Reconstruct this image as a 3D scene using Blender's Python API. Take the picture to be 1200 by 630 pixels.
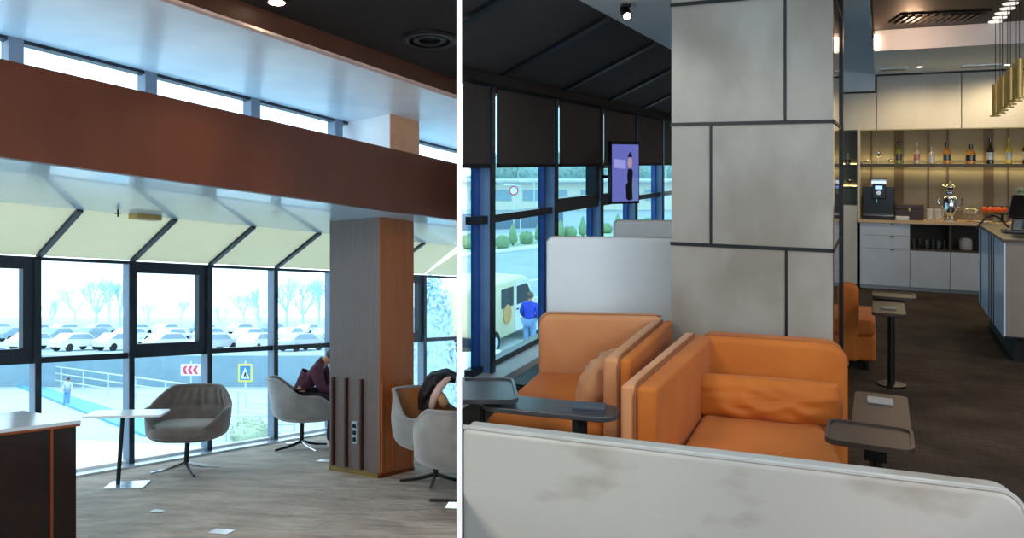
import bpy, bmesh, math, random
from mathutils import Vector, Matrix, noise
random.seed(7)
S = bpy.context.scene
C = S.collection
R = math.radians
PI = math.pi
for o in list(bpy.data.objects):
    bpy.data.objects.remove(o)

# ------------------------------------------------------------------ camera
F = 950.0                                   # focal length in pixels of a 1200 px frame
EYE = 1.65
cam = bpy.data.cameras.new('camera')
cam.sensor_fit = 'HORIZONTAL'; cam.sensor_width = 36.0; cam.lens = F*36/1200
cam.shift_x = (600-538)/1200; cam.shift_y = -(315-190)/1200
cam.clip_start = 0.05; cam.clip_end = 2000
co = bpy.data.objects.new('camera', cam); C.objects.link(co)
co.location = (0, 0, EYE); co.rotation_euler = (R(90), 0, 0)
S.camera = co

# ------------------------------------------------------------------ light
w = bpy.data.worlds.new('overcast'); S.world = w; w.use_nodes = True
wn = w.node_tree.nodes; wl_ = w.node_tree.links
bg = wn['Background']; bg.inputs[0].default_value = (0.74, 0.90, 1.0, 1); bg.inputs[1].default_value = 3.0
S.view_settings.view_transform = 'Standard'; S.view_settings.look = 'None'
S.view_settings.exposure = 0.0; S.view_settings.gamma = 1.0
S.view_settings.use_curve_mapping = False
def lamp(kind, name, loc, power, color, size=0.2, rot=(0,0,0), spot=None, parent=None, sy=None):
    l = bpy.data.lights.new(name, kind); l.energy = power; l.color = color
    if kind == 'AREA':
        l.size = size
        if sy: l.shape = 'RECTANGLE'; l.size_y = sy
    elif kind in ('POINT', 'SPOT'): l.shadow_soft_size = size
    if spot: l.spot_size = R(spot); l.spot_blend = 0.6
    o = bpy.data.objects.new(name, l); C.objects.link(o); o.location = loc; o.rotation_euler = rot
    if parent: o.parent = parent
    return o
# unseen ceiling light of the ramp lounge, then added fill lamps
lamp('AREA', 'unseen_lounge_light', (-2.2, 0.8, 3.3), 240, (1.0, 0.84, 0.70), 1.2, (R(25), 0, 0))
lamp('AREA', 'unseen_lounge_light', (2.8, 0.5, 2.62), 120, (0.86, 0.92, 1.0), 1.6, (R(25), 0, 0))  # added cool fill for the orange lounge
lamp('AREA', 'aisle_fill', (4.6, 4.6, 2.95), 42, (1.0, 0.88, 0.74), 1.2)  # added warm fill over the aisle

# ------------------------------------------------------------------ helpers
def lin(h):
    return tuple((c/12.92 if c <= 0.04045 else ((c+0.055)/1.055)**2.4) for c in [int(h[i:i+2],16)/255 for i in (0,2,4)])
def mat(name, col, rough=0.6, metal=0.0, col2=None, scale=6.0, bump=0.0, bscale=60.0, stretch=(1,1,1), detail=4.0,
        sheen=0.0, coat=0.0, lo=0.35, hi=0.65, spec=0.5, emit=None, es=1.0, bdist=0.01):
    m = bpy.data.materials.new(name); m.use_nodes = True
    nt = m.node_tree; b = nt.nodes['Principled BSDF']
    c = lin(col) if isinstance(col, str) else col
    b.inputs['Base Color'].default_value = (*c, 1)
    b.inputs['Roughness'].default_value = rough; b.inputs['Metallic'].default_value = metal
    b.inputs['Specular IOR Level'].default_value = spec
    b.inputs['Sheen Weight'].default_value = sheen; b.inputs['Coat Weight'].default_value = coat
    tc = nt.nodes.new('ShaderNodeTexCoord'); mp = nt.nodes.new('ShaderNodeMapping')
    mp.inputs['Scale'].default_value = stretch
    nt.links.new(tc.outputs['Object'], mp.inputs[0])
    if col2 is None: col2 = tuple(x*0.9 for x in c)
    c2 = lin(col2) if isinstance(col2, str) else col2
    n = nt.nodes.new('ShaderNodeTexNoise'); n.inputs['Scale'].default_value = scale; n.inputs['Detail'].default_value = detail
    nt.links.new(mp.outputs[0], n.inputs[0])
    r = nt.nodes.new('ShaderNodeValToRGB')
    r.color_ramp.elements[0].position = lo; r.color_ramp.elements[1].position = hi
    r.color_ramp.elements[0].color = (*c, 1); r.color_ramp.elements[1].color = (*c2, 1)
    nt.links.new(n.outputs['Fac'], r.inputs[0]); nt.links.new(r.outputs[0], b.inputs['Base Color'])
    if bump:
        n2 = nt.nodes.new('ShaderNodeTexNoise'); n2.inputs['Scale'].default_value = bscale; n2.inputs['Detail'].default_value = 3
        nt.links.new(mp.outputs[0], n2.inputs[0])
        bp = nt.nodes.new('ShaderNodeBump'); bp.inputs['Strength'].default_value = bump; bp.inputs['Distance'].default_value = bdist
        nt.links.new(n2.outputs['Fac'], bp.inputs['Height']); nt.links.new(bp.outputs[0], b.inputs['Normal'])
    if emit:
        b.inputs['Emission Color'].default_value = (*(lin(emit) if isinstance(emit, str) else emit), 1)
        b.inputs['Emission Strength'].default_value = es
    return m
def glass(name, tint, gl=0.06):
    m = bpy.data.materials.new(name); m.use_nodes = True; nt = m.node_tree; nt.nodes.clear()
    out = nt.nodes.new('ShaderNodeOutputMaterial'); mx = nt.nodes.new('ShaderNodeMixShader')
    t = nt.nodes.new('ShaderNodeBsdfTransparent'); t.inputs[0].default_value = (*tint, 1)
    g = nt.nodes.new('ShaderNodeBsdfGlossy'); g.inputs['Roughness'].default_value = 0.02
    mx.inputs[0].default_value = gl
    nt.links.new(t.outputs[0], mx.inputs[1]); nt.links.new(g.outputs[0], mx.inputs[2]); nt.links.new(mx.outputs[0], out.inputs[0])
    return m

class MB:
    def __init__(s): s.bm = bmesh.new()
    def _f(s, vs):
        try: s.bm.faces.new(vs)
        except ValueError: pass
    def hexa(s, p):                       # 4 bottom points then 4 top points
        v = [s.bm.verts.new(q) for q in p]
        for f in ((3,2,1,0),(4,5,6,7),(0,1,5,4),(1,2,6,5),(2,3,7,6),(3,0,4,7)): s._f([v[i] for i in f])
        return s
    def box(s, x0, x1, y0, y1, z0, z1):
        return s.hexa([(x0,y0,z0),(x1,y0,z0),(x1,y1,z0),(x0,y1,z0),(x0,y0,z1),(x1,y0,z1),(x1,y1,z1),(x0,y1,z1)])
    def ext(s, poly, off):                # polygon of 3d points swept by an offset vector
        off = Vector(off)
        a = [s.bm.verts.new(q) for q in poly]; b = [s.bm.verts.new(Vector(q)+off) for q in poly]
        s._f(a[::-1]); s._f(b); n = len(a)
        for i in range(n): s._f([a[i], a[(i+1)%n], b[(i+1)%n], b[i]])
        return s
    def prism(s, poly, z0, z1):
        return s.ext([(p[0], p[1], z0) for p in poly], (0,0,z1-z0))
    def tube(s, pts, r, n=8, cap=True):
        pts = [Vector(p) for p in pts]; rings = []
        rr = r if isinstance(r, (list, tuple)) else [r]*len(pts)
        ref = None
        for i, p in enumerate(pts):
            d = (pts[min(i+1, len(pts)-1)] - pts[max(i-1, 0)]).normalized()
            if ref is None:
                ref = d.orthogonal().normalized()
            ref = (ref - d*ref.dot(d)); ref = ref.normalized() if ref.length > 1e-6 else d.orthogonal().normalized()
            e = d.cross(ref)
            rings.append([s.bm.verts.new(p + (ref*math.cos(2*PI*k/n) + e*math.sin(2*PI*k/n))*rr[i]) for k in range(n)])
        for a, b in zip(rings, rings[1:]):
            for k in range(n): s._f([a[k], a[(k+1)%n], b[(k+1)%n], b[k]])
        if cap: s._f(rings[0][::-1]); s._f(rings[-1])
        return s
    def lathe(s, prof, c=(0,0,0), n=20):
        c = Vector(c); rings = []
        for r, z in prof:
            rings.append([s.bm.verts.new(c + Vector((max(r,1e-4)*math.cos(2*PI*k/n), max(r,1e-4)*math.sin(2*PI*k/n), z))) for k in range(n)])
        for a, b in zip(rings, rings[1:]):
            for k in range(n): s._f([a[k], a[(k+1)%n], b[(k+1)%n], b[k]])
        s._f(rings[0][::-1]); s._f(rings[-1])
        return s
    def ball(s, c, r, sub=2, jit=0.0, seed=0, sc=(1,1,1)):
        res = bmesh.ops.create_icosphere(s.bm, subdivisions=sub, radius=1.0)
        for v in res['verts']:
            k = 1 + (jit*noise.noise(v.co*2.3 + Vector((seed, seed*1.7, 0))) if jit else 0)
            v.co = Vector(c) + Vector((v.co.x*sc[0], v.co.y*sc[1], v.co.z*sc[2]))*r*k
        return s
    def grid(s, fn, nu, nv, wrap=False):
        g = [[s.bm.verts.new(fn(i/(nu if wrap else nu-1), j/(nv-1))) for j in range(nv)] for i in range(nu)]
        for i in range(nu if wrap else nu-1):
            for j in range(nv-1):
                k = (i+1) % nu
                s._f([g[i][j], g[k][j], g[k][j+1], g[i][j+1]])
        return s
    def xf(s, M):
        bmesh.ops.transform(s.bm, matrix=M, verts=s.bm.verts); return s
    def build(s, name, m, parent=None, bevel=0, seg=2, ang=35, solid=0, sub=0, recalc=True):
        if recalc: bmesh.ops.recalc_face_normals(s.bm, faces=s.bm.faces)
        me = bpy.data.meshes.new(name); s.bm.to_mesh(me); s.bm.free()
        me.shade_smooth(); me.set_sharp_from_angle(angle=R(ang))
        me.materials.append(m)
        o = bpy.data.objects.new(name, me); C.objects.link(o)
        if parent: o.parent = parent
        if solid:
            q = o.modifiers.new('solid', 'SOLIDIFY'); q.thickness = solid; q.offset = 0
        if bevel:
            q = o.modifiers.new('bevel', 'BEVEL'); q.width = bevel; q.segments = seg; q.limit_method = 'ANGLE'; q.angle_limit = R(30)
            me.shade_smooth(); q.harden_normals = False
            if seg > 2: me.set_sharp_from_angle(angle=R(180))
        if sub:
            q = o.modifiers.new('sub', 'SUBSURF'); q.levels = sub; q.render_levels = sub
        return o
def tag(o, label=None, cat=None, group=None, kind=None):
    if label: o['label'] = label
    if cat: o['category'] = cat
    if group: o['group'] = group
    if kind: o['kind'] = kind
    return o
def struct(o, label=None, cat=None):
    o['kind'] = 'structure'
    if label: o['label'] = label; o['category'] = cat
    return o
def thing(name, label, cat, loc=(0,0,0), rz=0, group=None, tilt=0, kind=None):
    o = bpy.data.objects.new(name, None); C.objects.link(o); o.empty_display_size = 0.1
    o.matrix_basis = Matrix.Translation(loc) @ Matrix.Rotation(-tilt, 4, 'X') @ Matrix.Rotation(rz, 4, 'Z')
    return tag(o, label, cat, group, kind)
def clone(root, loc, rz, label=None, tilt=0, group=None, scale=1.0):
    r = root.copy(); C.objects.link(r)
    r.matrix_basis = Matrix.Translation(loc) @ Matrix.Rotation(-tilt, 4, 'X') @ Matrix.Rotation(rz, 4, 'Z') @ Matrix.Scale(scale, 4)
    if label: r['label'] = label
    if group: r['group'] = group
    for ch in list(root.children):
        c = ch.copy(); C.objects.link(c); c.parent = r
        for g in list(ch.children):
            d = g.copy(); C.objects.link(d); d.parent = c
    return r
def rrect(x0, x1, y0, y1, r, n=6, corners=(1,1,1,1)):     # corners: bl, br, tr, tl
    out = []
    for (cx, cy, a, on, px_, py_) in ((x0+r,y0+r,PI,corners[0],x0,y0),(x1-r,y0+r,1.5*PI,corners[1],x1,y0),(x1-r,y1-r,0,corners[2],x1,y1),(x0+r,y1-r,.5*PI,corners[3],x0,y1)):
        if not on: out.append((px_, py_)); continue
        for k in range(n+1):
            t = a + k/n*PI/2; out.append((cx+r*math.cos(t), cy+r*math.sin(t)))
    return out
def lerp(a, b, t): return a + (b-a)*t
def sm(a, b, x):
    t = min(1, max(0, (x-a)/(b-a))); return t*t*(3-2*t)

# ------------------------------------------------------------------ materials
M = {}
M['white_wall'] = mat('white_wall', (0.86,0.87,0.88), 0.6, col2=(0.82,0.83,0.85), scale=3)
M['frame'] = mat('dark_frame', '1c2531', 0.35, 0.2, col2='232e3c')
M['frame_blue'] = mat('daylit_blue_frame', '74869b', 0.4, 0.1, col2='6b7d92')  # outdoor glow put into the blue of the mullion flanks
M['frame_right'] = mat('daylit_aluminium', '7fa4d2', 0.4, 0.1, col2='759ac8')  # brighter blue carries the daylight on the mullion flanks
M['black'] = mat('black_metal', '0d0e10', 0.4, 0.3, col2='141518')
M['blackmatt'] = mat('black_matt', '121212', 0.8, col2='191919')
M['glass_l'] = glass('clear_glass', (0.90,0.97,1.0), 0.05)
M['glass_r'] = glass('blue_tinted_glass', (0.68,0.88,0.92), 0.05)
M['cream_blind'] = mat('cream_blind', 'e6e6d4', 0.8, col2='dfe0cd', scale=2)
def translucent(m, k):
    nt = m.node_tree; b = nt.nodes['Principled BSDF']; o = nt.nodes['Material Output']
    t = nt.nodes.new('ShaderNodeBsdfTranslucent'); t.inputs[0].default_value = b.inputs['Base Color'].default_value
    x = nt.nodes.new('ShaderNodeMixShader'); x.inputs[0].default_value = k
    nt.links.new(b.outputs[0], x.inputs[1]); nt.links.new(t.outputs[0], x.inputs[2]); nt.links.new(x.outputs[0], o.inputs[0])
translucent(M['cream_blind'], 0.5)
M['soffit'] = mat('sky_tinted_lacquer', (0.52,0.76,0.93), 0.2, col2=(0.49,0.73,0.91), scale=1.5, coat=0.4)  # base pushed bluer to carry the sky's reflection
M['cornice'] = mat('white_gloss', (0.84,0.89,0.93), 0.25, col2=(0.70,0.77,0.84), scale=2)
M['brown_beam'] = mat('rust_brown_panel', '5a2f1d', 0.45, col2='502818', scale=2.5, stretch=(1,1,0.3))
M['dark_ceiling'] = mat('dark_ceiling', '150f0e', 0.8, col2='1b1312', scale=3)
M['fascia_brown'] = mat('fascia_brown', '4a2c20', 0.5, col2='55331f')
M['pillar_grey'] = mat('grey_brown_laminate', '6f6664', 0.5, col2='675f5e', scale=8, stretch=(6,6,0.4))
M['pillar_orange'] = mat('rust_orange_laminate', 'a15d2d', 0.4, col2='955428', scale=4, stretch=(3,3,0.3))
M['brass'] = mat('brass', 'b8a26a', 0.35, 0.8, col2='a89460')
M['carpet_l'] = mat('sand_carpet', 'b9aea5', 0.92, col2='a0958c', scale=2.2, bump=1.0, bscale=3.0, bdist=0.09, stretch=(1.0,2.2,1), spec=0.25)
M['copper'] = mat('copper_trim', '9a5a3a', 0.3, 0.9, col2='8c5034')
M['bar_front'] = mat('dark_brown_lacquer', '120908', 0.22, col2='190d0b', scale=4, coat=0.15, spec=0.3)
M['bar_top'] = mat('pale_counter_top', (0.42,0.52,0.60), 0.18, col2=(0.38,0.48,0.57))
M['chair'] = mat('taupe_velvet', '6b645f', 0.85, col2='5d5752', scale=10, bump=0.2, bscale=200, sheen=0.4)
M['chair_lite'] = mat('grey_velvet', '8f8f8f', 0.85, col2='7f8082', scale=8, bump=0.2, bscale=200, sheen=0.5)
M['tan'] = mat('tan_velvet', 'a4662c', 0.8, col2='935a26', scale=8, sheen=0.3)
M['chrome'] = mat('chrome', (0.72,0.75,0.78), 0.12, 1.0, col2=(0.68,0.71,0.75))
M['table_white'] = mat('white_table_top', (0.75,0.82,0.86), 0.25, col2=(0.72,0.80,0.85))
M['steel_plate'] = mat('brushed_steel', (0.60,0.70,0.78), 0.25, 0.7, col2=(0.55,0.66,0.75))
M['skin'] = mat('skin', 'c79478', 0.6, col2='bd886c')
M['purple'] = mat('plum_sweater', '54283f', 0.9, col2='452036', scale=14, bump=0.3, bscale=60)
M['dark_cloth'] = mat('dark_trousers', '17171c', 0.9, col2='1f1f26')
M['hair_dark'] = mat('dark_hair', '2a2019', 0.6, col2='352a20', stretch=(4,4,1))
M['hair_grey'] = mat('grey_brown_hair', '5e5148', 0.7, col2='6e6055')
M['blue_coat'] = mat('blue_jacket', '3d4fd0', 0.85, col2='3443b8', scale=5)
M['jeans'] = mat('light_jeans', '8fa6cf', 0.9, col2='8098c4')
M['jacket_black'] = mat('black_jacket', '0f0e12', 0.6, col2='1b1920', bump=0.6, bscale=18)
M['lining'] = mat('pale_pink_lining', 'd9bdb4', 0.7, col2='cfaea4')
# lounge with the orange seats
M['velvet_orange'] = mat('orange_velvet', 'bd6410', 0.75, col2='b0590c', scale=3.5, bump=0.12, bscale=160, sheen=0.05, detail=6)
M['velvet_pale'] = mat('apricot_sheen_velvet', 'c98a5c', 0.8, col2='c07c4c', scale=3.0, bump=0.12, bscale=160, sheen=0.15)  # apricot upholstery; on the armrest strips it paints velvet sheen
M['piping'] = mat('brown_piping', '8a4a20', 0.7, col2='7c421c')
M['leather'] = mat('stained_off_white_leather', 'a09b95', 0.5, col2='7a6f62', scale=2.6, bump=0.03, bscale=60, stretch=(1,1,2.2), lo=0.50, hi=0.68, detail=5)
M['leather_pipe'] = mat('grey_leather_piping', 'a9a6a2', 0.5, col2='9b9894')
M['white_panel'] = mat('white_leather', 'e8ebf0', 0.5, col2='e0e4ea', scale=2)
M['marble'] = mat('warm_grey_stone', '9d948a', 0.3, col2='867b6f', scale=2.0, detail=10, bump=0.05, bscale=20, lo=0.40, hi=0.64, stretch=(1.4,1.4,.8))
M['mirror'] = mat('bronze_mirror', (0.42,0.30,0.20), 0.05, 1.0, col2=(0.40,0.29,0.19))
M['blind_dark'] = mat('charcoal_blind', '453e3d', 0.85, col2='4b4443', scale=3, bump=0.1, bscale=300)
M['slope_dark'] = mat('charcoal_roof_blind', '39393b', 0.8, col2='3f3f42', scale=3)
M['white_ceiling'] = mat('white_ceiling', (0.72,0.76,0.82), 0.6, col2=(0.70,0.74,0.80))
M['wood_dark'] = mat('dark_wood_tray', '382b25', 0.4, col2='2d221c', scale=5, stretch=(1,8,1))
M['tray_dark'] = mat('charcoal_tray', '3a393c', 0.28, col2='414044', scale=5)
M['card'] = mat('grey_card', '8d8783', 0.5, col2='857f7b')
M['card_dark'] = mat('slate_card', '3c4250', 0.4, col2='434958')
M['cab_white'] = mat('cream_laminate', 'c9c3b8', 0.5, col2='c2bbb0', scale=4, stretch=(1,1,0.3))
M['cab_base'] = mat('window_lit_laminate', 'cdd5e2', 0.4, col2='c5cddb', scale=4)  # cool cast of the window light put into the laminate colour
M['cab_dark'] = mat('brown_interior', '4a413c', 0.6, col2='423a35')
M['wood_counter'] = mat('pale_wood_worktop', 'd8b78e', 0.4, col2='cba97f', scale=4, stretch=(1,6,1))
M['niche'] = mat('taupe_wall_panel', '7d7469', 0.6, col2='72695f', scale=3)
M['niche_strip'] = mat('brown_wall_strip', '54422f', 0.5, col2='4c3b2a')
M['led'] = mat('led_strip', (1,0.8,0.35), 0.5, emit=(1.0,0.80,0.28), es=4)
M['led_cove'] = mat('led_cove', (1,0.7,0.5), 0.5, emit=(1.0,0.62,0.38), es=8)
M['lampglow'] = mat('lamp_glow', (1,1,1), 0.5, emit=(1.0,0.86,0.62), es=14)
M['discglow'] = mat('disc_glow', (1,1,1), 0.5, emit=(1.0,0.95,0.86), es=0.9)
M['gold'] = mat('satin_brass', 'c4ab68', 0.4, 0.35, col2='b89f5e')
M['island_blue'] = mat('pale_gloss_panel', 'cbdcf4', 0.2, col2='c2d4ee')
M['island_end'] = mat('beige_panel', '8c8176', 0.45, col2='82786d', scale=3)
M['island_top'] = mat('brown_stone_top', '4b4038', 0.3, col2='40362f', scale=12)
M['coffee'] = mat('black_plastic', '0b0b0d', 0.25, col2='111114')
M['mahogany'] = mat('mahogany', '3a1a14', 0.3, col2='2f1410')
M['china'] = mat('white_china', (0.80,0.78,0.74), 0.2, col2=(0.77,0.75,0.71))
M['china_dot'] = mat('patterned_china', (0.80,0.78,0.74), 0.25, col2=(0.25,0.22,0.20), scale=30, lo=0.60, hi=0.66)
M['orange_fruit'] = mat('orange_fruit', 'e8621a', 0.5, col2='dd5514', bump=0.2, bscale=150)
M['glassware'] = glass('glassware', (0.90,0.92,0.92), 0.32)
M['screen'] = mat('screen_violet', (0.05,0.05,0.1), 0.3, emit=(0.16,0.18,0.62), es=0.75)
M['screen_blk'] = mat('screen_dark_figure', (0.01,0.01,0.015), 0.35)
M['screen_skin'] = mat('screen_skin', (0.3,0.2,0.2), 0.4, emit=(0.62,0.42,0.45), es=0.6)
M['screen_pale'] = mat('screen_pale', (0.2,0.2,0.4), 0.4, emit=(0.34,0.34,0.78), es=0.8)
M['screen_teal'] = mat('screen_teal', (0.1,0.1,0.2), 0.4, emit=(0.14,0.22,0.50), es=0.8)
M['display'] = mat('display_blue', (0.1,0.2,0.8), 0.4, emit=(0.2,0.4,1.0), es=3)
M['leaf'] = mat('olive_leaf', '7f8a62', 0.7, col2='98a178', scale=9)

# two patterned floors
def carpet_dark():
    m = mat('dark_herringbone_carpet', '4e4339', 0.95, col2='382f29', scale=2.2, bump=0.3, bscale=120, spec=0.15)
    nt = m.node_tree; b = nt.nodes['Principled BSDF']
    old = b.inputs['Base Color'].links[0].from_socket
    tc = nt.nodes.new('ShaderNodeTexCoord'); mp = nt.nodes.new('ShaderNodeMapping'); mp.inputs['Rotation'].default_value = (0,0,R(27.4))
    nt.links.new(tc.outputs['Object'], mp.inputs[0])
    br = nt.nodes.new('ShaderNodeTexBrick'); br.inputs['Scale'].default_value = 1.0
    br.inputs['Brick Width'].default_value = 0.11; br.inputs['Row Height'].default_value = 0.036; br.inputs['Mortar Size'].default_value = 0.004
    br.inputs['Color1'].default_value = (1.25,1.15,1.0,1); br.inputs['Color2'].default_value = (0.72,0.72,0.74,1); br.inputs['Mortar'].default_value = (0.5,0.5,0.5,1)
    nt.links.new(mp.outputs[0], br.inputs[0])
    mx = nt.nodes.new('ShaderNodeMix'); mx.data_type = 'RGBA'; mx.blend_type = 'MULTIPLY'; mx.inputs[0].default_value = 0.55
    nt.links.new(old, mx.inputs[6]); nt.links.new(br.outputs[0], mx.inputs[7]); nt.links.new(mx.outputs[2], b.inputs['Base Color'])
    return m
M['carpet_r'] = carpet_dark()

# ------------------------------------------------------------------ frames of reference
K = 168/F                                   # fall of the lounge ramp per metre of depth
TILT = math.atan(K)
A0 = Vector((-3.64, 7.81)); LW = Vector((0.605, 0.796)).normalized(); LN = Vector((LW.y, -LW.x))
def L(d, t, h):                             # ramp lounge: d from its glazing, t along it, h above eye plane of the ramp
    p = A0 + LN*d + LW*t
    return Vector((p.x, p.y, EYE - K*p.y + h))
def ramp(x, y, dz=0): return Vector((x, y, EYE - 1.62 - K*y + dz))
XW = -0.006
def tend(d, x=XW): return (x - A0.x - LN.x*d)/LW.x
def lbar(mb, d0, d1, h0, h1, t0, t1, clip=False):
    a, b = (t1, t1)
    if clip: a, b = tend(d0), tend(d1)
    return mb.hexa([L(d0,t0,h0), L(d0,a,h0), L(d1,b,h0), L(d1,t0,h0), L(d0,t0,h1), L(d0,a,h1), L(d1,b,h1), L(d1,t0,h1)])
B0 = Vector((0.31, 6.27)); RU = Vector((0.4599, 0.888)).normalized(); RN = Vector((RU.y, -RU.x))
YAW = math.atan2(RN.y, RN.x)                # the orange lounge's own heading
def Q(d, t, z):
    p = B0 + RN*d + RU*t
    return Vector((p.x, p.y, z))
def qbar(mb, d0, d1, t0, t1, z0, z1):
    return mb.hexa([Q(d0,t0,z0), Q(d1,t0,z0), Q(d1,t1,z0), Q(d0,t1,z0), Q(d0,t0,z1), Q(d1,t0,z1), Q(d1,t1,z1), Q(d0,t1,z1)])
C0 = Vector((5.27, 10.66))
def K_(s, q, z):
    p = C0 + RN*s + RU*q
    return Vector((p.x, p.y, z))
def kbar(mb, s0, s1, q0, q1, z0, z1):
    return mb.hexa([K_(s0,q0,z0), K_(s1,q0,z0), K_(s1,q1,z0), K_(s0,q1,z0), K_(s0,q0,z1), K_(s1,q0,z1), K_(s1,q1,z1), K_(s0,q1,z1)])

# ================================================================== SHELL
# the thin wall between the two lounges, with a low opening under the upper floor
mb = MB()
mb.box(-0.0047, 0.0055, 1.6, 1.68, -1.6, 3.95)
mb.box(-0.0047, 0.0055, 1.68, 6.0, -1.6, .72); mb.box(-0.0047, 0.0055, 1.68, 6.0, 2.62, 3.95)
for y in (3.1, 4.5, 5.64): mb.box(-0.0047, 0.0055, y, y+.06 if y < 5 else 6.0, .72, 2.62)
ya, yb = 6.0, 12.9
mb.hexa([(-0.0047,ya,EYE-1.62-K*ya+.95),(0.0055,ya,EYE-1.62-K*ya+.95),(0.0055,yb,EYE-1.62-K*yb+.95),(-0.0047,yb,EYE-1.62-K*yb+.95),
         (-0.0047,ya,3.95),(0.0055,ya,3.95),(0.0055,yb,3.95),(-0.0047,yb,3.95)])
struct(mb.build('wall_partition', M['white_wall']))

mb = MB(); mb.box(-.002, .003, 1.68, 5.64, .72, 2.62); struct(mb.build('window_partition_added', M['glass_l']))  # glazing added so daylight reaches the orange seats
# ---- ramp lounge
mb = MB()
pl = [(-0.006,0),(-0.006,6.0),(0.62,6.0)]
e = A0 + LW*7.03; pl += [(e.x, e.y)]
e = A0 - LW*6.2; pl += [(e.x, e.y), (-9.5, 2.6), (-9.5, 0)]
a = [ramp(x, y) for x, y in pl]
mb.ext([tuple(q) for q in a], (0,0,-0.12))
mb.ext([(-9.5,-3.0,0.03),(-0.006,-3.0,0.03),(-0.006,0,0.03),(-9.5,0,0.03)], (0,0,-0.12))
struct(mb.build('floor_ramp', M['carpet_l']))
mb = MB()
mb.hexa([ramp(0.006,6.0,.86), ramp(.62,6.0,.86), ramp(.62,13.3,.86), ramp(0.006,12.5,.86), ramp(0.006,6.0,.90), ramp(.62,6.0,.90), ramp(.62,13.3,.90), ramp(0.006,12.5,.90)])
mb.hexa([ramp(.62,6.0,-.1), ramp(.66,6.0,-.1), ramp(.66,13.3,-.1), ramp(.62,13.3,-.1), ramp(.62,6.0,.9), ramp(.66,6.0,.9), ramp(.66,13.3,.9), ramp(.62,13.3,.9)])
mb.hexa([ramp(.006,5.95,-.1), ramp(.66,5.95,-.1), ramp(.66,6.0,-.1), ramp(.006,6.0,-.1), ramp(.006,5.95,.9), ramp(.66,5.95,.9), ramp(.66,6.0,.9), ramp(.006,6.0,.9)])
struct(mb.build('wall_alcove', M['white_wall']))

# glazing of the ramp lounge, one window per bay
HEAD, TRAN = 0.452, -0.505
T0, DT = -0.406, 0.932
for k in range(-2, 7):
    ta = T0 + DT*k; tb = ta + DT
    if k == 6: tb = min(tb, tend(0.0) - 0.01)
    wdw = thing('window_%d' % (k+3), None, None, kind='structure')
    f = MB()
    lbar(f, -0.12, 0.0, -1.62, HEAD, ta-0.028, ta+0.020)                 # mullion
    f.build('mullion', M['frame_blue'], wdw)
    g = MB(); lbar(g, 0.0, 0.015, -1.62, HEAD, ta-0.034, ta+0.022)
    g.build('mullion_face', M['frame'], wdw)  # backlit shade put into the darker face colour
    r_ = MB()
    lbar(r_, -0.10, -.02, TRAN-0.028, TRAN+0.028, ta+.03, tb-.03)
    lbar(r_, -0.10, -.01, HEAD-0.03, HEAD, ta+.03, tb-.03)
    r_.build('rail', M['frame'], wdw)
    r_ = MB(); lbar(r_, -0.11, -.05, -1.615, -1.575, ta+.03, tb-.03); r_.build('bottom_rail', M['white_wall'], wdw)
    if k in (-1, 1, 5, -2):                                             # opening casements
        s_ = MB()
        h0, h1, a_, b_ = TRAN+.028, HEAD-.03, ta+.03, tb-.03
        for (p0, p1, x0, x1) in ((h0, h0+.085, a_, b_), (h1-.085, h1, a_, b_), (h0+.085, h1-.085, a_, a_+.035), (h0+.085, h1-.085, b_-.10, b_)):
            lbar(s_, -0.10, -0.015, p0, p1, x0, x1)
        s_.build('sash', M['frame'], wdw)
    p_ = MB(); lbar(p_, -0.085, -0.079, -1.575, HEAD-.03, ta+.03, tb-.03); p_.build('glass', M['glass_l'], wdw)
mb = MB(); lbar(mb, -0.06, 0.13, -1.62, -1.598, -6, 0, True); struct(mb.build('trim_sill', M['steel_plate']))
# sloping cream roof blinds with dark rafters between
RI, SOF = 0.76, 0.833
def slope(d): return lerp(HEAD, SOF, d/RI)
for k in range(-2, 7):
    ta = T0 + DT*k + .03; tb = ta + DT - .06
    e0, e1 = (tb, tb) if k < 6 else (tend(0), tend(RI))
    if k == 5: e1 = min(tb, tend(RI)-.01)
    if k == 6:
        e2 = (XW - A0.x - LW.x*ta)/LN.x; mb = MB()
        mb.ext([tuple(L(d, t, slope(d)+.01)) for d, t in ((0,ta),(0,tend(0)),(e2,ta))], (0,0,.02))
        tag(mb.build('roof_blind', M['cream_blind']), 'sloping cream roof blind in the corner against the dividing wall', 'blind', 'cream blinds over the glazing')
        continue
    mb = MB()
    mb.hexa([L(0,ta,slope(0)+.01), L(0,e0,slope(0)+.01), L(RI,e1,slope(RI)+.01), L(RI,ta,slope(RI)+.01),
             L(0,ta,slope(0)+.03), L(0,e0,slope(0)+.03), L(RI,e1,slope(RI)+.03), L(RI,ta,slope(RI)+.03)])
    pos = {-2:'out at the counter end', -1:'above the window by the bar counter', 0:'above the window of pale bare trees', 1:'above the casement behind the taupe chair',
           2:'above the pane beside the crossing sign', 3:'above the pane where the plum sweater sits', 4:'partly behind the brown pillar', 5:'beyond the brown pillar'}[k]
    tag(mb.build('roof_blind', M['cream_blind']), 'sloping cream roof blind ' + pos, 'blind', 'cream blinds over the glazing')
for k in range(-1, 7):
    ta = T0 + DT*k
    if k == 6 : continue
    mb = MB()
    e1 = min(ta, tend(RI)-.05)
    mb.hexa([L(0,ta-.025,slope(0)-.02), L(0,ta+.025,slope(0)-.02), L(RI,e1+.025,slope(RI)-.02), L(RI,e1-.025,slope(RI)-.02),
             L(0,ta-.025,slope(0)+.04), L(0,ta+.025,slope(0)+.04), L(RI,e1+.025,slope(RI)+.04), L(RI,e1-.025,slope(RI)+.04)])
    struct(mb.build('trim_rafter', M['frame']))
mb = MB(); lbar(mb, RI, 2.80, SOF, SOF+.03, -4.5, 0, True); struct(mb.build('ceiling_soffit', M['soffit']))
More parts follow.
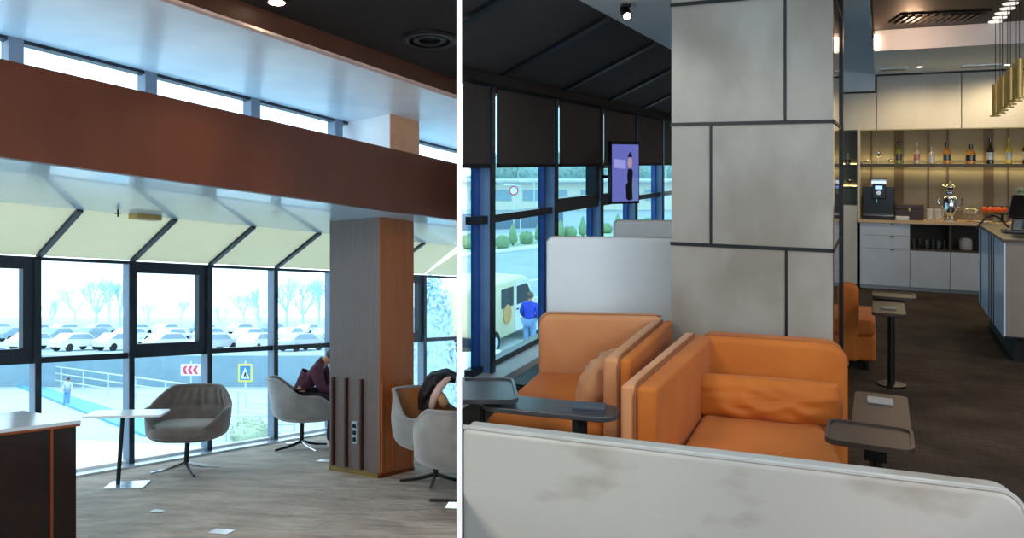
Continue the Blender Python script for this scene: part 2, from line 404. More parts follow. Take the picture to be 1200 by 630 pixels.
mb = MB(); lbar(mb, 2.80, 2.86, SOF-.004, 1.375, -4.5, 0, True); struct(mb.build('wall_beam', M['brown_beam']))
mb = MB(); lbar(mb, 2.2, 2.80, 1.33, 1.36, -4.5, 0, True); struct(mb.build('ceiling_ledge', M['white_wall']))
# clerestory strip above the beam
DC = 1.9
for k in range(-4, 5):
    ta = -1.48 + 1.0*k; tb = ta + 1.0
    if tb > tend(DC) : tb = tend(DC) - .01
    if ta > tb: continue
    wdw = thing('window_%d' % (k+20), None, None, kind='structure')
    f = MB(); lbar(f, DC-.05, DC+.06, 0.9, 1.80, ta-.05, ta+.05); f.build('mullion', M['frame_blue'], wdw)
    r_ = MB(); lbar(r_, DC-.03, DC+.05, 1.775, 1.80, ta+.05, tb); r_.build('rail', M['frame'], wdw)
    p_ = MB(); lbar(p_, DC-.004, DC+.004, 0.9, 1.80, ta+.05, tb-.05); p_.build('glass', M['glass_l'], wdw)
mb = MB(); lbar(mb, DC-.06, 3.34, 1.80, 1.84, -4.5, 0, True); struct(mb.build('ceiling_cornice', M['cornice']))
mb = MB(); lbar(mb, 3.34, 3.37, 1.80, 1.95, -4.5, 0, True); struct(mb.build('trim_fascia', M['fascia_brown']))
mb = MB(); lbar(mb, 3.335, 3.385, 1.795, 1.812, -4.5, 0, True); struct(mb.build('trim_edge', M['lining']))
mb = MB()
pts = [L(3.36, -4.5, 1.95), L(3.36, tend(3.36), 1.95), Vector((XW, -3, EYE+3*K+1.95)), Vector((-9.5, -3, EYE+3*K+1.95)), Vector((-9.5, 2.6, EYE-2.6*K+1.95))]
mb.ext([tuple(p) for p in pts], (0,0,.08)); struct(mb.build('ceiling_dark', M['dark_ceiling']))

# brown pillar of the ramp lounge
pc = Vector((-0.754, 7.62)); pl_ = pc - LN*0.66; pr = pc + LW*0.49; pb = pl_ + LW*0.49
def pz(p, h): return Vector((p.x, p.y, EYE - K*p.y + h))
root = thing('pillar', 'square pillar clad in grey laminate and rust laminate', 'pillar', kind='structure')
ins = 0.004
mb = MB(); mb.hexa([pz(p, -1.62) for p in (pl_, pc, pr, pb)] + [pz(p, SOF) for p in (pl_, pc, pr, pb)]); mb.build('core', M['pillar_grey'], root)
mb = MB(); q = [pc - LN*.0, pc + LN*.012, pr + LN*.012, pr]
mb.hexa([pz(p, -1.60) for p in q] + [pz(p, SOF) for p in q]); mb.build('rust_cladding', M['pillar_orange'], root)
mb = MB()
for (a_, b_) in ((pl_, pc), ):
    o_ = -LW*.014
    q = [a_+o_, b_+o_, b_, a_]
    mb.hexa([pz(p, -1.62) for p in q] + [pz(p, -1.575) for p in q])
mb.build('skirting', M['brass'], root)
mb = MB(); q = [pc, pc + LN*.02, pr + LN*.02, pr]; mb.hexa([pz(p, -1.62) for p in q] + [pz(p, -1.585) for p in q]); mb.build('rust_skirting', M['copper'], root)
for u_ in (0.10, 0.37, 0.68):
    mb = MB(); b_ = pl_.lerp(pc, u_); e_ = (pc-pl_).normalized()*.012; o_ = -LW*.03
    q = [b_-e_+o_, b_+e_+o_, b_+e_, b_-e_]
    mb.hexa([pz(p, -1.56) for p in q] + [pz(p, -.70) for p in q]); mb.build('batten', M['mahogany'], root)
for u_ in (0.04, 0.35, 0.93):
    mb = MB(); b_ = pc.lerp(pr, u_) + LN*.012; e_ = LW*.008; o_ = LN*.02
    q = [b_-e_, b_-e_+o_, b_+e_+o_, b_+e_]
    mb.hexa([pz(p, -1.56) for p in q] + [pz(p, -.72) for p in q]); mb.build('batten', M['pillar_orange'], root)
# upper part of the pillar, daylight and warm light put into its colours
shift = Vector((0.10, 0.0)); ur = pc + shift + LW*.42
mb = MB(); q = [pc+shift, pl_+shift, pl_+shift+LW*.42, ur]
mb.hexa([pz(p, 1.36) for p in q] + [pz(p, 1.80) for p in q]); struct(mb.build('pillar_upper', M['cornice']))
mb = MB(); q = [pc+shift, pc+shift+LN*.012, ur+LN*.012, ur]
mb.hexa([pz(p, 1.36) for p in q] + [pz(p, 1.80) for p in q]); struct(mb.build('pillar_lit_face', mat('peach_lit_facing', 'd9a37c', 0.5, col2='d0986f')))
# socket plate on the pillar
b_ = pl_.lerp(pc, 0.53); o_ = -LW*.012; e_ = (pc-pl_).normalized()*.035
root = thing('wall_socket', 'grey triple power socket low on the grey face of the brown pillar', 'socket', pz(b_+o_*.5, -1.22))
q = [b_-e_+o_, b_+e_+o_, b_+e_, b_-e_]
mb = MB(); mb.hexa([pz(p, -1.33)-root.location for p in q] + [pz(p, -1.11)-root.location for p in q]); mb.build('plate', M['steel_plate'], root)
for h_ in (-1.285, -1.22, -1.155):
    e2 = (pc-pl_).normalized()*.02; q = [b_-e2+o_*1.4, b_+e2+o_*1.4, b_+e2+o_, b_-e2+o_]
    mb = MB(); mb.hexa([pz(p, h_-.02)-root.location for p in q] + [pz(p, h_+.02)-root.location for p in q]); mb.build('outlet', M['black'], root)
# little sprinkler and notch cover under the soffit
p = L(1.0, -0.2, SOF)
root = thing('sprinkler', 'small dark sprinkler head under the pale blue soffit', 'sprinkler', p)
MB().tube([(0,0,0),(0,0,-.06)], .008).build('stem', M['black'], root)
MB().lathe([(.004,-.035),(.03,-.035),(.03,-.03),(.004,-.03)], n=12).build('deflector', M['black'], root)
mb = MB(); lbar(mb, RI+.0, RI+.14, SOF-.045, SOF-.001, .04, .29)
tag(mb.build('cover_plate', M['brass']), 'small bronze cover plate at the edge of the pale blue soffit', 'cover plate')
# recessed downlight and ring diffuser in the dark ceiling
def downlight(loc, label, tilt=0, rad=.055, power=8, color=(1,.8,.5), group=None, ang_=120, spread=6):
    r = thing('downlight', label, 'ceiling light', loc, 0, group, tilt)
    MB().lathe([(rad*.7,-.002),(rad,-.008),(rad*1.15,-.006),(rad*1.15,.0),(rad*.7,.0)]).build('ring', M['blackmatt'] if tilt else M['chrome'], r)
    MB().lathe([(0.001,-.004),(rad*.7,-.004),(rad*.7,-.001),(.001,-.001)]).build('lens', M['lampglow'], r)
    lamp('SPOT', 'downlight_beam', (0,0,-.03), power*spread, color, .04, spot=ang_, parent=r)
    return r
downlight(ramp(-1.17, 5.2, 1.62+1.945), 'small glowing round downlight in the dark ceiling above the brown beam', TILT, .075)
root = thing('air_diffuser', 'round dark ring air diffuser in the dark ceiling beside the dividing wall', 'air diffuser', ramp(-.215, 5.93, 1.62+1.95), 0, None, TILT)
MB().lathe([(.15,-.0),(.15,-.02),(.19,-.025),(.205,-.012),(.205,0)], n=36).build('outer_ring', M['black'], root)
MB().lathe([(.08,-.0),(.08,-.016),(.115,-.02),(.125,-.01),(.125,0)], n=30).build('inner_ring', M['black'], root)

# ---- level lounge with the orange seats
mb = MB()
e = B0 - RU*.655; f_ = B0 + RU*9.5
mb.prism([(0.0075,-3),(9.5,-3),(9.5,11.5),(f_.x+2, f_.y-1),(f_.x,f_.y),(e.x+.005,e.y)], -0.1, 0.0)
struct(mb.build('floor_level', M['carpet_r']))
ZB, ZH = 1.62, 2.245
TR0, DTR = -0.124, 1.368
for k in range(-1, 6):
    ta = TR0 + DTR*k; tb = ta + DTR
    lo_ = max(ta, -.345)
    wdw = thing('window_%d' % (k+12), None, None, kind='structure')
    if k >= 0:
        f = MB(); qbar(f, -.15, .0, ta-.035, ta+.022, 0, ZH); f.build('mullion', M['frame_right'], wdw)
        f = MB(); qbar(f, .0, .015, ta-.045, ta+.024, 0, ZH); f.build('mullion_face', M['frame'], wdw)  # front face coloured dark for its backlit shade
    r_ = MB(); a_ = lo_+.025; b_ = tb-.037
    qbar(r_, -.13, -.02, a_, b_, 1.185, 1.245); qbar(r_, -.14, -.06, a_, b_, .04, .10); qbar(r_, -.14, -.03, a_, b_, 2.18, ZH)
    r_.build('rail', M['frame'], wdw)
    st = MB(); qbar(st, -.14, -.085, b_-.05, b_, .10, 2.18); st.build('side_frame', mat('deep_blue_frame','4468b0',.35,.1,col2='345bb0'), wdw)
    if k in (1, 2):
        s_ = MB(); z0, z1 = 1.245, 2.18
        qbar(s_, -.12, -.012, a_, b_, z0, z0+.07); qbar(s_, -.12, -.012, b_-.13, b_, z0, z1); qbar(s_, -.12, -.012, a_, a_+.04, z0, z1)
        s_.build('sash', M['frame'], wdw)
    p_ = MB(); qbar(p_, -.118, -.112, a_, b_, .10, 2.18); p_.build('glass', M['glass_r'], wdw)
    pos = {-1:'beside the dividing wall', 0:'above the street view with the van', 1:'above the casement with clipped shrubs', 2:'behind the wall screen', 3:'just past the wall screen', 4:'tucked beside the stone pillar', 5:'hidden past the stone pillar'}[k]
    bl = thing('roller_blind', 'half-lowered charcoal roller blind ' + pos, 'blind', Q(.0, (max(lo_,ta)+tb)/2, 1.62), 0, 'charcoal roller blinds')
    c_ = bl.location; m_ = MB(); qbar(m_, -.008, -.002, max(ta+.105, -.60), tb-.047, ZB+.015, ZH-.03); m_.xf(Matrix.Translation(-c_)).build('fabric', M['blind_dark'], bl)
    m_ = MB(); qbar(m_, -.015, .007, max(ta+.105, -.60), tb-.047, ZB-.012, ZB+.018); m_.xf(Matrix.Translation(-c_)).build('bottom_bar', M['blackmatt'], bl)
def tw(d): return (0.014 - B0.x - RN.x*d)/RU.x
mb = MB(); mb.hexa([Q(d,t,z) for z in (0,.055) for d,t in ((-.12,tw(-.12)),(.13,tw(.13)),(.13,9),(-.12,9))]); struct(mb.build('trim_sill', M['white_wall']))
mb = MB(); mb.hexa([Q(d,t,z) for z in (ZH-.02,ZH+.05) for d,t in ((-.10,tw(-.10)),(.10,tw(.10)),(.10,9),(-.10,9))]); struct(mb.build('trim_head', M['blackmatt']))
root = thing('floor_convector', 'long dark slatted convector grille on the floor along the window', 'convector', Q(.30,2,.0))
mb = MB(); qbar(mb, .15, .44, -.28, 6, .0, .012); mb.xf(Matrix.Translation(-root.location)).build('tray', M['blackmatt'], root)
mb = MB()
for i in range(13): qbar(mb, .165+i*.022, .172+i*.022, -.24, 6, .012, .026)
mb.xf(Matrix.Translation(-root.location)).build('grille', M['frame'], root)
# sloping charcoal roof blinds and their black ribs
RJ, ZE = 0.90, 2.69
def sl(d): return lerp(ZH+.03, ZE, d/RJ)
for k in range(-5, 6):
    ta = TR0 + DTR*k + .03; tb = ta + DTR - .06
    poly = [(0, ta), (0, tb), (RJ, tb), (RJ, ta)]; out = []
    side = lambda q: B0.x + RN.x*q[0] + RU.x*q[1] - .012
    for a_, b_ in zip(poly, poly[1:]+poly[:1]):                 # keep what lies on this side of the dividing wall
        fa, fb = side(a_), side(b_)
        if fa >= 0: out.append(a_)
        if fa*fb < 0: out.append((lerp(a_[0], b_[0], fa/(fa-fb)), lerp(a_[1], b_[1], fa/(fa-fb))))
    if len(out) < 3: continue
    mb = MB(); mb.ext([tuple(Q(d,t,sl(d))) for d,t in out], (0,0,.02))
    pos = {-4:'high up over the entry side', -3:'high over the near table tray', -2:'against the dividing wall', -1:'above the first window bay', 0:'above the second window bay', 1:'above the screen window bay', 2:'above the bay past the screen',
           3:'meeting the stone pillar', 4:'hidden past the stone pillar', 5:'at the far end of the glazing'}[k]
    tag(mb.build('roof_blind', M['slope_dark']), 'sloping charcoal roof blind ' + pos, 'blind', 'charcoal roof blinds')
for k in range(-2, 6):
    ta = TR0 + DTR*k
    d0 = max(0, (0.02 - B0.x - RU.x*ta)/RN.x)
    mb = MB(); P = [(d0, ta-.045), (d0, ta+.045), (RJ, ta+.045), (RJ, ta-.045)]
    mb.hexa([Q(d,t,sl(d)-.03) for d,t in P] + [Q(d,t,sl(d)+.03) for d,t in P]); struct(mb.build('trim_rib', M['black']))
def tw(d): return (0.014 - B0.x - RN.x*d)/RU.x
mb = MB()
mb.hexa([Q(RJ,tw(RJ),ZE), Q(1.535,tw(1.535),ZE), Q(1.535,9,ZE), Q(RJ,9,ZE), Q(RJ,tw(RJ),ZE+.05), Q(1.535,tw(1.535),ZE+.05), Q(1.535,9,ZE+.05), Q(RJ,9,ZE+.05)])
SKX, SK0, SK1 = 1.75, 0.9, 4.25                                  # opening for the added, unseen skylight beside the dividing wall
q0 = Q(1.535,tw(1.535),0)
mb.ext([(.014,-3,ZE),(9.5,-3,ZE),(9.5,SK0,ZE),(.014,SK0,ZE)], (0,0,.05))
e_ = Q(7.9,-1.0,0); a_ = Q(1.535,-1.0,0)
mb.ext([(SKX,SK0,ZE),(9.5,SK0,ZE),(e_.x,e_.y,ZE),(a_.x,a_.y,ZE),(SKX,SK1,ZE)], (0,0,.05))
if q0.y > SK1: mb.ext([(.014,SK1,ZE),(SKX,SK1,ZE),(a_.x,a_.y,ZE),(q0.x,q0.y,ZE)], (0,0,.05))
struct(mb.build('ceiling_white', M['white_ceiling']))
mb = MB(); qbar(mb, 1.535, 2.55, -.9, 6.6, 3.44, 3.48); qbar(mb, 1.515, 1.535, -.9, 9, 2.74, 3.48); qbar(mb, 1.515, 2.56, -.93, -.9, 2.69, 3.48); struct(mb.build('ceiling_upper', M['white_ceiling']))
mb = MB(); qbar(mb, 2.55, 8.6, -1.0, 4.26, 3.0, 3.05); qbar(mb, 2.54, 2.56, -1.0, 4.26, 3.0, 3.48); struct(mb.build('ceiling_dark_bar', mat('dark_brown_ceiling', '3a302c', .6, col2='332a27')))
mb = MB(); qbar(mb, 2.56, 8.6, -1.06, -1.0, ZE, 3.05); struct(mb.build('trim_step', M['white_ceiling']))
# wall past the glazing and the side wall on the far side of the lounge
mb = MB(); mb.box(9.5, 9.6, -3, 11.5, 0, 3.5); struct(mb.build('wall_side', M['niche']))
mb = MB(); mb.box(-9.6, -9.5, -3, 2.6, -.6, 4.5); struct(mb.build('wall_counter_side', M['brown_beam']))
mb = MB(); mb.box(-9.6, 9.6, -3.1, -3.0, 0, 1.0); mb.box(-9.6,9.6,-3.1,-3.0,2.6,4.6); struct(mb.build('wall_entry', M['white_wall']))

sk = thing('window_40', None, None, kind='structure')  # added skylight, out of frame, to bring daylight onto the seats
mb = MB(); mb.box(.014,SKX,SK0-.05,SK0,ZE,ZE+.2); mb.box(.014,SKX,SK1,SK1+.05,ZE,ZE+.2); mb.box(SKX,SKX+.05,SK0,SK1,ZE,ZE+.2); mb.box(.014,SKX,2.55,2.60,ZE+.1,ZE+.2); mb.build('frame', M['black'], sk)  # frame of the added skylight
mb = MB(); mb.box(.014,SKX,SK0,SK1,ZE+.17,ZE+.18); mb.build('glass', M['glass_l'], sk)  # glass of the added skylight
# stone pillar with black joints and a bronze mirror side
D1, D2, TA, TB = 1.54, 2.39, -0.97, 0.03
root = thing('pillar', 'wide stone-tiled pillar with thin black joints behind the orange armchairs', 'pillar', kind='structure')
mb = MB(); qbar(mb, D1+.008, D2-.006, TA+.008, TB, 0, 3.46); mb.build('core', M['black'], root)
rows = [(0.0,0.482,.222),(0.498,1.172,.62),(1.188,1.860,.222),(1.876,2.552,.614),(2.568,3.24,.222)]
mb = MB()
for z0, z1, j in rows:
    qbar(mb, D1, D1+j-.006, TA, TA+.02, z0, z1); qbar(mb, D1+j+.006, D2-.012, TA, TA+.02, z0, z1)
    qbar(mb, D1, D1+.02, TA+.02, TB, z0, z1)
mb.build('stone_tile', M['marble'], root)
mb = MB()
for z in (.49,1.18,1.868,2.56):
    qbar(mb, D1-.006, D2+.008, TA-.007, TA, z-.010, z+.010); qbar(mb, D2, D2+.008, TA-.007, TB, z-.010, z+.010)
for z0, z1, j in rows: qbar(mb, D1+j-.007, D1+j+.007, TA-.006, TA, z0, z1)
mb.build('joint_trim', M['black'], root)
mb = MB(); qbar(mb, D2-.006, D2+.004, TA+.05, TB-.05, 0.02, 3.3); mb.build('mirror_side', M['mirror'], root)
mb = MB(); qbar(mb, D2-.012, D2, TA, TA+.045, 0, 3.24); mb.build('edge_strip', M['marble'], root)
mb = MB(); qbar(mb, D2-.02, D2+.016, TB-.05, TB+.02, 0, 3.4); mb.build('edge_profile', M['black'], root)

# ================================================================== ORANGE LOUNGE FURNITURE
def loc_of(root): return Matrix.Translation(-root.location)
def upslab(mb, p0, p1, back, z0, z1, rl, rr, n=7):
    """upright padded panel: front face from p0 to p1, thickness swept along 'back'; rounded top corners rl, rr"""
    p0, p1 = Vector(p0), Vector(p1); W = (p1-p0).length; d = (p1-p0)/W
    prof = [(0,z0),(W,z0)]
    if rr: prof += [(W-rr+rr*math.cos(t), z1-rr+rr*math.sin(t)) for t in [k/n*PI/2 for k in range(n+1)]]
    else: prof += [(W, z1)]
    if rl: prof += [(rl+rl*math.cos(t), z1-rl+rl*math.sin(t)) for t in [PI/2+k/n*PI/2 for k in range(n+1)]]
    else: prof += [(0, z1)]
    return mb.ext([(p0.x+d.x*a, p0.y+d.y*a, z) for a, z in prof], (back[0], back[1], 0)), [(p0.x+d.x*a, p0.y+d.y*a, z) for a, z in prof[2:]]
def pillow(wd, ht, th_, seed, name, parent, m):
    def half(sg):
        def fn(u, v):
            x, y = u*2-1, v*2-1
            e = (1-abs(x)**3.2)*(1-abs(y)**3.2)
            pin = 1 - .06*(x*x*y*y)
            q = Vector((x*2.1+seed, y*2.6, seed*.7))
            wr = .024*noise.noise(q*1.6) + .013*math.sin(9*(x*1.1+y*.9)+3*noise.noise(q))*(1-abs(x))*(.5+.5*abs(y))
            return Vector((x*wd/2*pin, sg*(th_/2*max(e,0)**.60 + wr*max(e,0)**.5), y*ht/2*pin))
        return fn
    mb = MB(); mb.grid(half(1), 29, 17); mb.grid(half(-1), 29, 17)
    bmesh.ops.remove_doubles(mb.bm, verts=mb.bm.verts, dist=.0006)
    return mb.build(name, m, parent, ang=180)

# long low banquette closest to the viewer, its back to the orange chairs
root = thing('banquette', 'stained off-white leather banquette with grey piping along its low back', 'banquette', (0.65, 2.0, 0))
p0, p1 = Vector((0.009, 2.285)), Vector((1.280, 1.825)); d = (p1-p0).normalized(); nb = Vector((-d.y, d.x))
if nb.y < 0: nb = -nb
mb = MB(); _, edge = upslab(mb, p0, p1, nb*.085, .10, .90, 0.0, .060, 9)
mb.xf(loc_of(root)).build('backrest', M['leather'], root, bevel=.014, seg=3)
mb = MB(); mb.tube([Vector((x,y,z+.002)) + Vector((nb.x,nb.y,0))*.010 for x,y,z in edge], .006, 6)

mb.xf(loc_of(root)).build('piping', M['leather_pipe'], root)
mb = MB(); mb.prism([(0.02,1.62),(1.06,1.28),(1.26,1.80),(0.02,2.23)], .12, .43); mb.xf(loc_of(root)).build('seat', M['leather'], root, bevel=.04, seg=4)
for q in ((.08,1.68),(1.0,1.40),(.08,2.15),(1.17,1.78)):
    mb = MB(); mb.tube([(q[0],q[1],0),(q[0],q[1],.13)], .02, 10); mb.xf(loc_of(root)).build('leg', M['black'], root)

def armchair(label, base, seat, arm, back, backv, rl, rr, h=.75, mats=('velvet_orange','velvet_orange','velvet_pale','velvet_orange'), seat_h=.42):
    root = thing('armchair', label, 'armchair', base, 0, 'orange velvet lounge seats')
    mb = MB(); mb.prism(seat, .08, seat_h-.13); mb.xf(loc_of(root)).build('seat_base', M[mats[0]], root, bevel=.025, seg=3)
    cx = sum(p[0] for p in seat)/len(seat); cy = sum(p[1] for p in seat)/len(seat)
    mb = MB(); mb.prism([(cx+(p[0]-cx)*.992, cy+(p[1]-cy)*.992) for p in seat], seat_h-.13, seat_h); mb.xf(loc_of(root)).build('seat_cushion', M[mats[0]], root, bevel=.045, seg=5)
    mb = MB(); _, e = upslab(mb, back[0], back[1], backv, .09, h, rl, rr); mb.xf(loc_of(root)).build('backrest', M[mats[1]], root, bevel=.035, seg=5)
    bv = Vector((backv[0], backv[1], 0))
    mb = MB(); mb.tube([Vector(q) + bv*.22 + Vector((0,0,-.004)) for q in e], .006, 6); mb.xf(loc_of(root)).build('piping', M['piping'], root)
    if arm:
        a, b, c, d = [Vector((*p, 0)) for p in arm]        # outer near, inner near, inner far, outer far
        f_ = .42; pn, pf = a.lerp(b, f_), d.lerp(c, f_)  # arm split so its pale strip paints the velvet's sheen
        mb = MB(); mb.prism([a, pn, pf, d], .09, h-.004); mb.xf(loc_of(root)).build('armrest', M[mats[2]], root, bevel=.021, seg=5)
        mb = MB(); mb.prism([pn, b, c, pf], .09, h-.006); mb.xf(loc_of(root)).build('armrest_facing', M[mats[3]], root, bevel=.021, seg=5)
        mb = MB(); n_ = a.lerp(b, f_); g_ = d.lerp(c, f_); g_ = n_.lerp(g_, .95); k_ = (g_-n_).normalized()
        mb.tube([n_-k_*.003+Vector((0,0,.12)), n_-k_*.003+Vector((0,0,h-.05)), n_+k_*.014+Vector((0,0,h-.012)), n_+k_*.05+Vector((0,0,h)), g_+Vector((0,0,h))], .006, 6)
        mb.xf(loc_of(root)).build('arm_piping', M['piping'], root)
    for p in seat:
        q = (cx+(p[0]-cx)*.85, cy+(p[1]-cy)*.85)
        mb = MB(); mb.tube([(q[0],q[1],0),(q[0],q[1],.09)], .018, 10); mb.xf(loc_of(root)).build('leg', M['black'], root)
    return root
ch2 = armchair('orange velvet armchair with a wrinkled bolster cushion, backed against the stone pillar', (1.3,3.7,0),
    [(.80,3.20),(1.50,2.97),(1.75,3.93),(1.28,4.17)], [(.655,3.30),(.790,3.245),(1.335,4.25),(1.205,4.33)],
    ((1.27,4.205),(1.915,3.985)), (.055,.155), .0, .10)
ch1 = armchair('apricot-faced orange velvet armchair in front of the white panel, by the window', (.6,4.3,0),
    [(.12,3.93),(.67,3.77),(1.10,4.70),(.46,4.80)], [(.785,3.715),(.665,3.76),(1.12,4.70),(1.225,4.64)],
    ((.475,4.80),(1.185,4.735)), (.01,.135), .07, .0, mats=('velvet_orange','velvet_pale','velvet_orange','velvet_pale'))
ch3 = armchair('orange velvet armchair past the stone pillar, its back to the viewer', (3.0,6.9,0),
    [(2.45,6.75),(3.27,6.36),(3.62,7.05),(2.82,7.45)], None, ((2.40,6.66),(3.11,6.31)), (.06,.12), .05, .06, h=.70, seat_h=.40)
pi = pillow(.67, .215, .15, 1.3, 'cushion', None, M['velvet_orange'])
pi.location = (1.485, 3.91, .505); pi.rotation_euler = (R(-14), 0, R(-18))
tag(pi, 'long wrinkled orange bolster cushion on the seat by the stone pillar', 'cushion')
mb = MB(); mb.box(-.335,-.322,-.006,.006,-.10,-.06); mb.build('care_label', M['lining'], pi)
pi = pillow(.52, .32, .17, 4.1, 'cushion', None, M['velvet_pale'])
pi.location = (.725, 4.08, .535); pi.rotation_euler = (R(16), 0, R(63))
tag(pi, 'apricot cushion propped against the armrest of the window-side armchair', 'cushion')
# tall white bench backs
for lab, a_, b_, h_ in (('tall white upholstered bench back right behind the apricot armchair', (.585,5.42), (1.50,5.34), 1.15), ('tall white upholstered bench back beyond, under the wall screen', (1.31,6.86), (2.30,6.70), 1.16)):
    root = thing('bench', lab, 'bench', ((a_[0]+b_[0])/2, a_[1]+.05, 0), 0, 'tall white benches')
    mb = MB(); _, e = upslab(mb, a_, b_, (.012,.11), .06, h_, .05, .05); mb.xf(loc_of(root)).build('backrest', M['white_panel'], root, bevel=.018, seg=3)
    mb = MB(); mb.tube([(q[0]+.002,q[1]+.02,q[2]+.001) for q in e], .005, 6); mb.xf(loc_of(root)).build('piping', M['leather_pipe'], root)
    mb = MB(); mb.box(a_[0]+.04, b_[0]-.02, a_[1]+.12, a_[1]+.62, .10, .42); mb.xf(loc_of(root)).build('seat', M['white_panel'], root, bevel=.03, seg=3)
    for x in (a_[0]+.1, b_[0]-.1):
        for y in (a_[1]+.2, a_[1]+.55):
            mb = MB(); mb.tube([(x,y,0),(x,y,.11)], .018, 8); mb.xf(loc_of(root)).build('leg', M['black'], root)

def tray(mb, x0, x1, y0, y1, z, r, corners=(1,1,1,1)):
    o_ = rrect(x0,x1,y0,y1,r,6,corners); i_ = rrect(x0+.012,x1-.012,y0+.012,y1-.012,max(r-.012,.004),6,corners)
    n = len(o_); v = lambda p, zz: mb.bm.verts.new((p[0],p[1],zz))
    A = [v(p,z) for p in o_]; Bq = [v(p,z+.019) for p in o_]; Cq = [v(p,z+.019) for p in i_]; D = [v(p,z+.012) for p in i_]
    for i in range(n):
        j = (i+1) % n
        mb._f([A[i],A[j],Bq[j],Bq[i]]); mb._f([Bq[i],Bq[j],Cq[j],Cq[i]]); mb._f([Cq[i],Cq[j],D[j],D[i]])
    mb._f(A[::-1]); mb._f(D)
    return mb
# window-side side table with a charcoal board and tray
root = thing('side_table', 'charcoal side table with raised tray in front of the apricot armchair', 'table', (.39,3.43,0), R(-18))
mb = MB(); mb.prism(rrect(-.30,.285,-.10,.10,.085), .600,.622); mb.build('board', M['tray_dark'], root, bevel=.004)
IM = root.matrix_basis.inverted()
mb = MB(); tray(mb, .014, .25, 3.37, 3.72, .645, .05, (0,1,1,0)); mb.xf(IM).build('tray', M['tray_dark'], root)
mb = MB(); mb.tube([(.14,3.5,.605),(.14,3.5,.647)], .04, 16); mb.xf(IM).build('pivot', M['black'], root)
mb = MB(); mb.tube([(.50,3.36,.02),(.50,3.36,.602)], .032, 18); mb.xf(IM).build('pole', M['black'], root)
mb = MB(); mb.tube([(.10,3.50,.0),(.10,3.50,.602)], .014, 12); mb.xf(IM).build('support_rod', M['black'], root)
mb = MB(); mb.lathe([(.01,.0),(.16,.0),(.16,.012),(.03,.02)], (.50,3.36,0), 28); mb.xf(IM).build('base', M['black'], root)
def card(label, pos, rz, wd, dp, th_, m):
    o = MB().prism(rrect(-wd/2,wd/2,-dp/2,dp/2,.008), 0, th_).build('menu_card', m, None, bevel=.002)
    o.location = pos; o.rotation_euler = (0,0,rz); return tag(o, label, 'card')
card('slate blue menu card lying on the charcoal side table', (.545,3.40,.6225), R(-10), .135, .085, .012, M['card_dark'])
# brown wooden tray table by the aisle
tb = thing('side_table', 'dark wooden side table with rimmed tray at the aisle side of the bolster armchair', 'table', (1.77,3.40,0), YAW, 'wooden aisle tables')
mb = MB(); mb.prism(rrect(-.105,.105,-.42,.235,.03), .600,.622); mb.build('board', M['wood_dark'], tb, bevel=.004)
mb = MB(); tray(mb, -.185, .105, -.62, -.345, .632, .05); mb.build('tray', M['wood_dark'], tb)
mb = MB(); mb.tube([(-.02,-.33,.01),(-.02,-.33,.602)], .024, 16); mb.build('pole', M['black'], tb)
mb = MB(); mb.box(-.06,.02,-.40,-.26,.52,.602); mb.build('bracket', M['black'], tb, bevel=.006)
mb = MB(); mb.lathe([(.01,.0),(.10,.0),(.10,.012),(.03,.02)], (-.02,-.33,0), 28); mb.build('base', M['black'], tb)
t3 = clone(tb, (3.03,5.72,0), YAW+PI, 'dark wooden tray table past the pillar, serving the armchair with its back turned')
card('grey menu card on the dark wooden table by the bolster armchair', (1.805,3.475,.6225), YAW, .10, .075, .012, M['card'])
card('pale grey menu card on the wooden table past the pillar', (3.01,5.68,.6225), YAW, .10, .05, .012, M['card'])
# wall screen by the window
root = thing('wall_screen', 'upright violet advertising screen on a bracket by the window', 'screen', (1.64, 8.0, 1.62))
lo, hi = Vector((1.485,7.92)), Vector((1.80,8.10)); dd = (hi-lo).normalized(); nn = Vector((dd.y,-dd.x))
def sc(mb, a0, a1, z0, z1, t0, t1):
    q = [lo+dd*a0+nn*t0, lo+dd*a1+nn*t0, lo+dd*a1+nn*t1, lo+dd*a0+nn*t1]
    return mb.hexa([(p.x,p.y,z0) for p in q]+[(p.x,p.y,z1) for p in q])
Wd = (hi-lo).length
mb = MB(); sc(mb, 0, Wd, 1.24, 1.855, -.05, 0); mb.xf(loc_of(root)).build('housing', M['black'], root)
mb = MB(); sc(mb, .012, Wd-.012, 1.265, 1.825, 0, .004); mb.xf(loc_of(root)).build('display', M['screen'], root)
def fig(pts, m, name, t=.006):
    mb = MB(); off = Vector((nn.x,nn.y,0))*.003
    P3 = [Vector((lo.x+dd.x*a*Wd+nn.x*t, lo.y+dd.y*a*Wd+nn.y*t, 1.24+.615*z)) for a, z in pts]
    mb.ext([tuple(p) for p in P3], off); return mb.xf(loc_of(root)).build(name, m, root)
fig([(.74,.05),(.95,.05),(.95,.42),(.74,.42)], M['screen_teal'], 'image_block', .0045)
fig([(.10,.58),(.50,.56),(.50,.70),(.10,.72)], M['screen_pale'], 'image_glow', .0045)
fig([(.52,.08),(.60,.05),(.74,.07),(.72,.30),(.75,.50),(.72,.56),(.58,.56),(.55,.46),(.57,.34),(.50,.30)], M['screen_blk'], 'pictured_figure')
fig([(.60,.58),(.70,.58),(.73,.66),(.71,.74),(.60,.74),(.57,.66)], M['screen_skin'], 'pictured_face')
fig([(.57,.75),(.73,.75),(.70,.80),(.66,.83),(.61,.80)], M['screen_blk'], 'pictured_hair')
mb = MB(); mb.tube([(1.66,8.10,1.5),(1.60,8.35,1.5),(1.52,8.58,1.5)], .018, 8); mb.tube([(1.66,8.12,1.60),(1.60,8.35,1.60),(1.52,8.58,1.60)], .012, 8); mb.xf(loc_of(root)).build('bracket', M['black'], root)
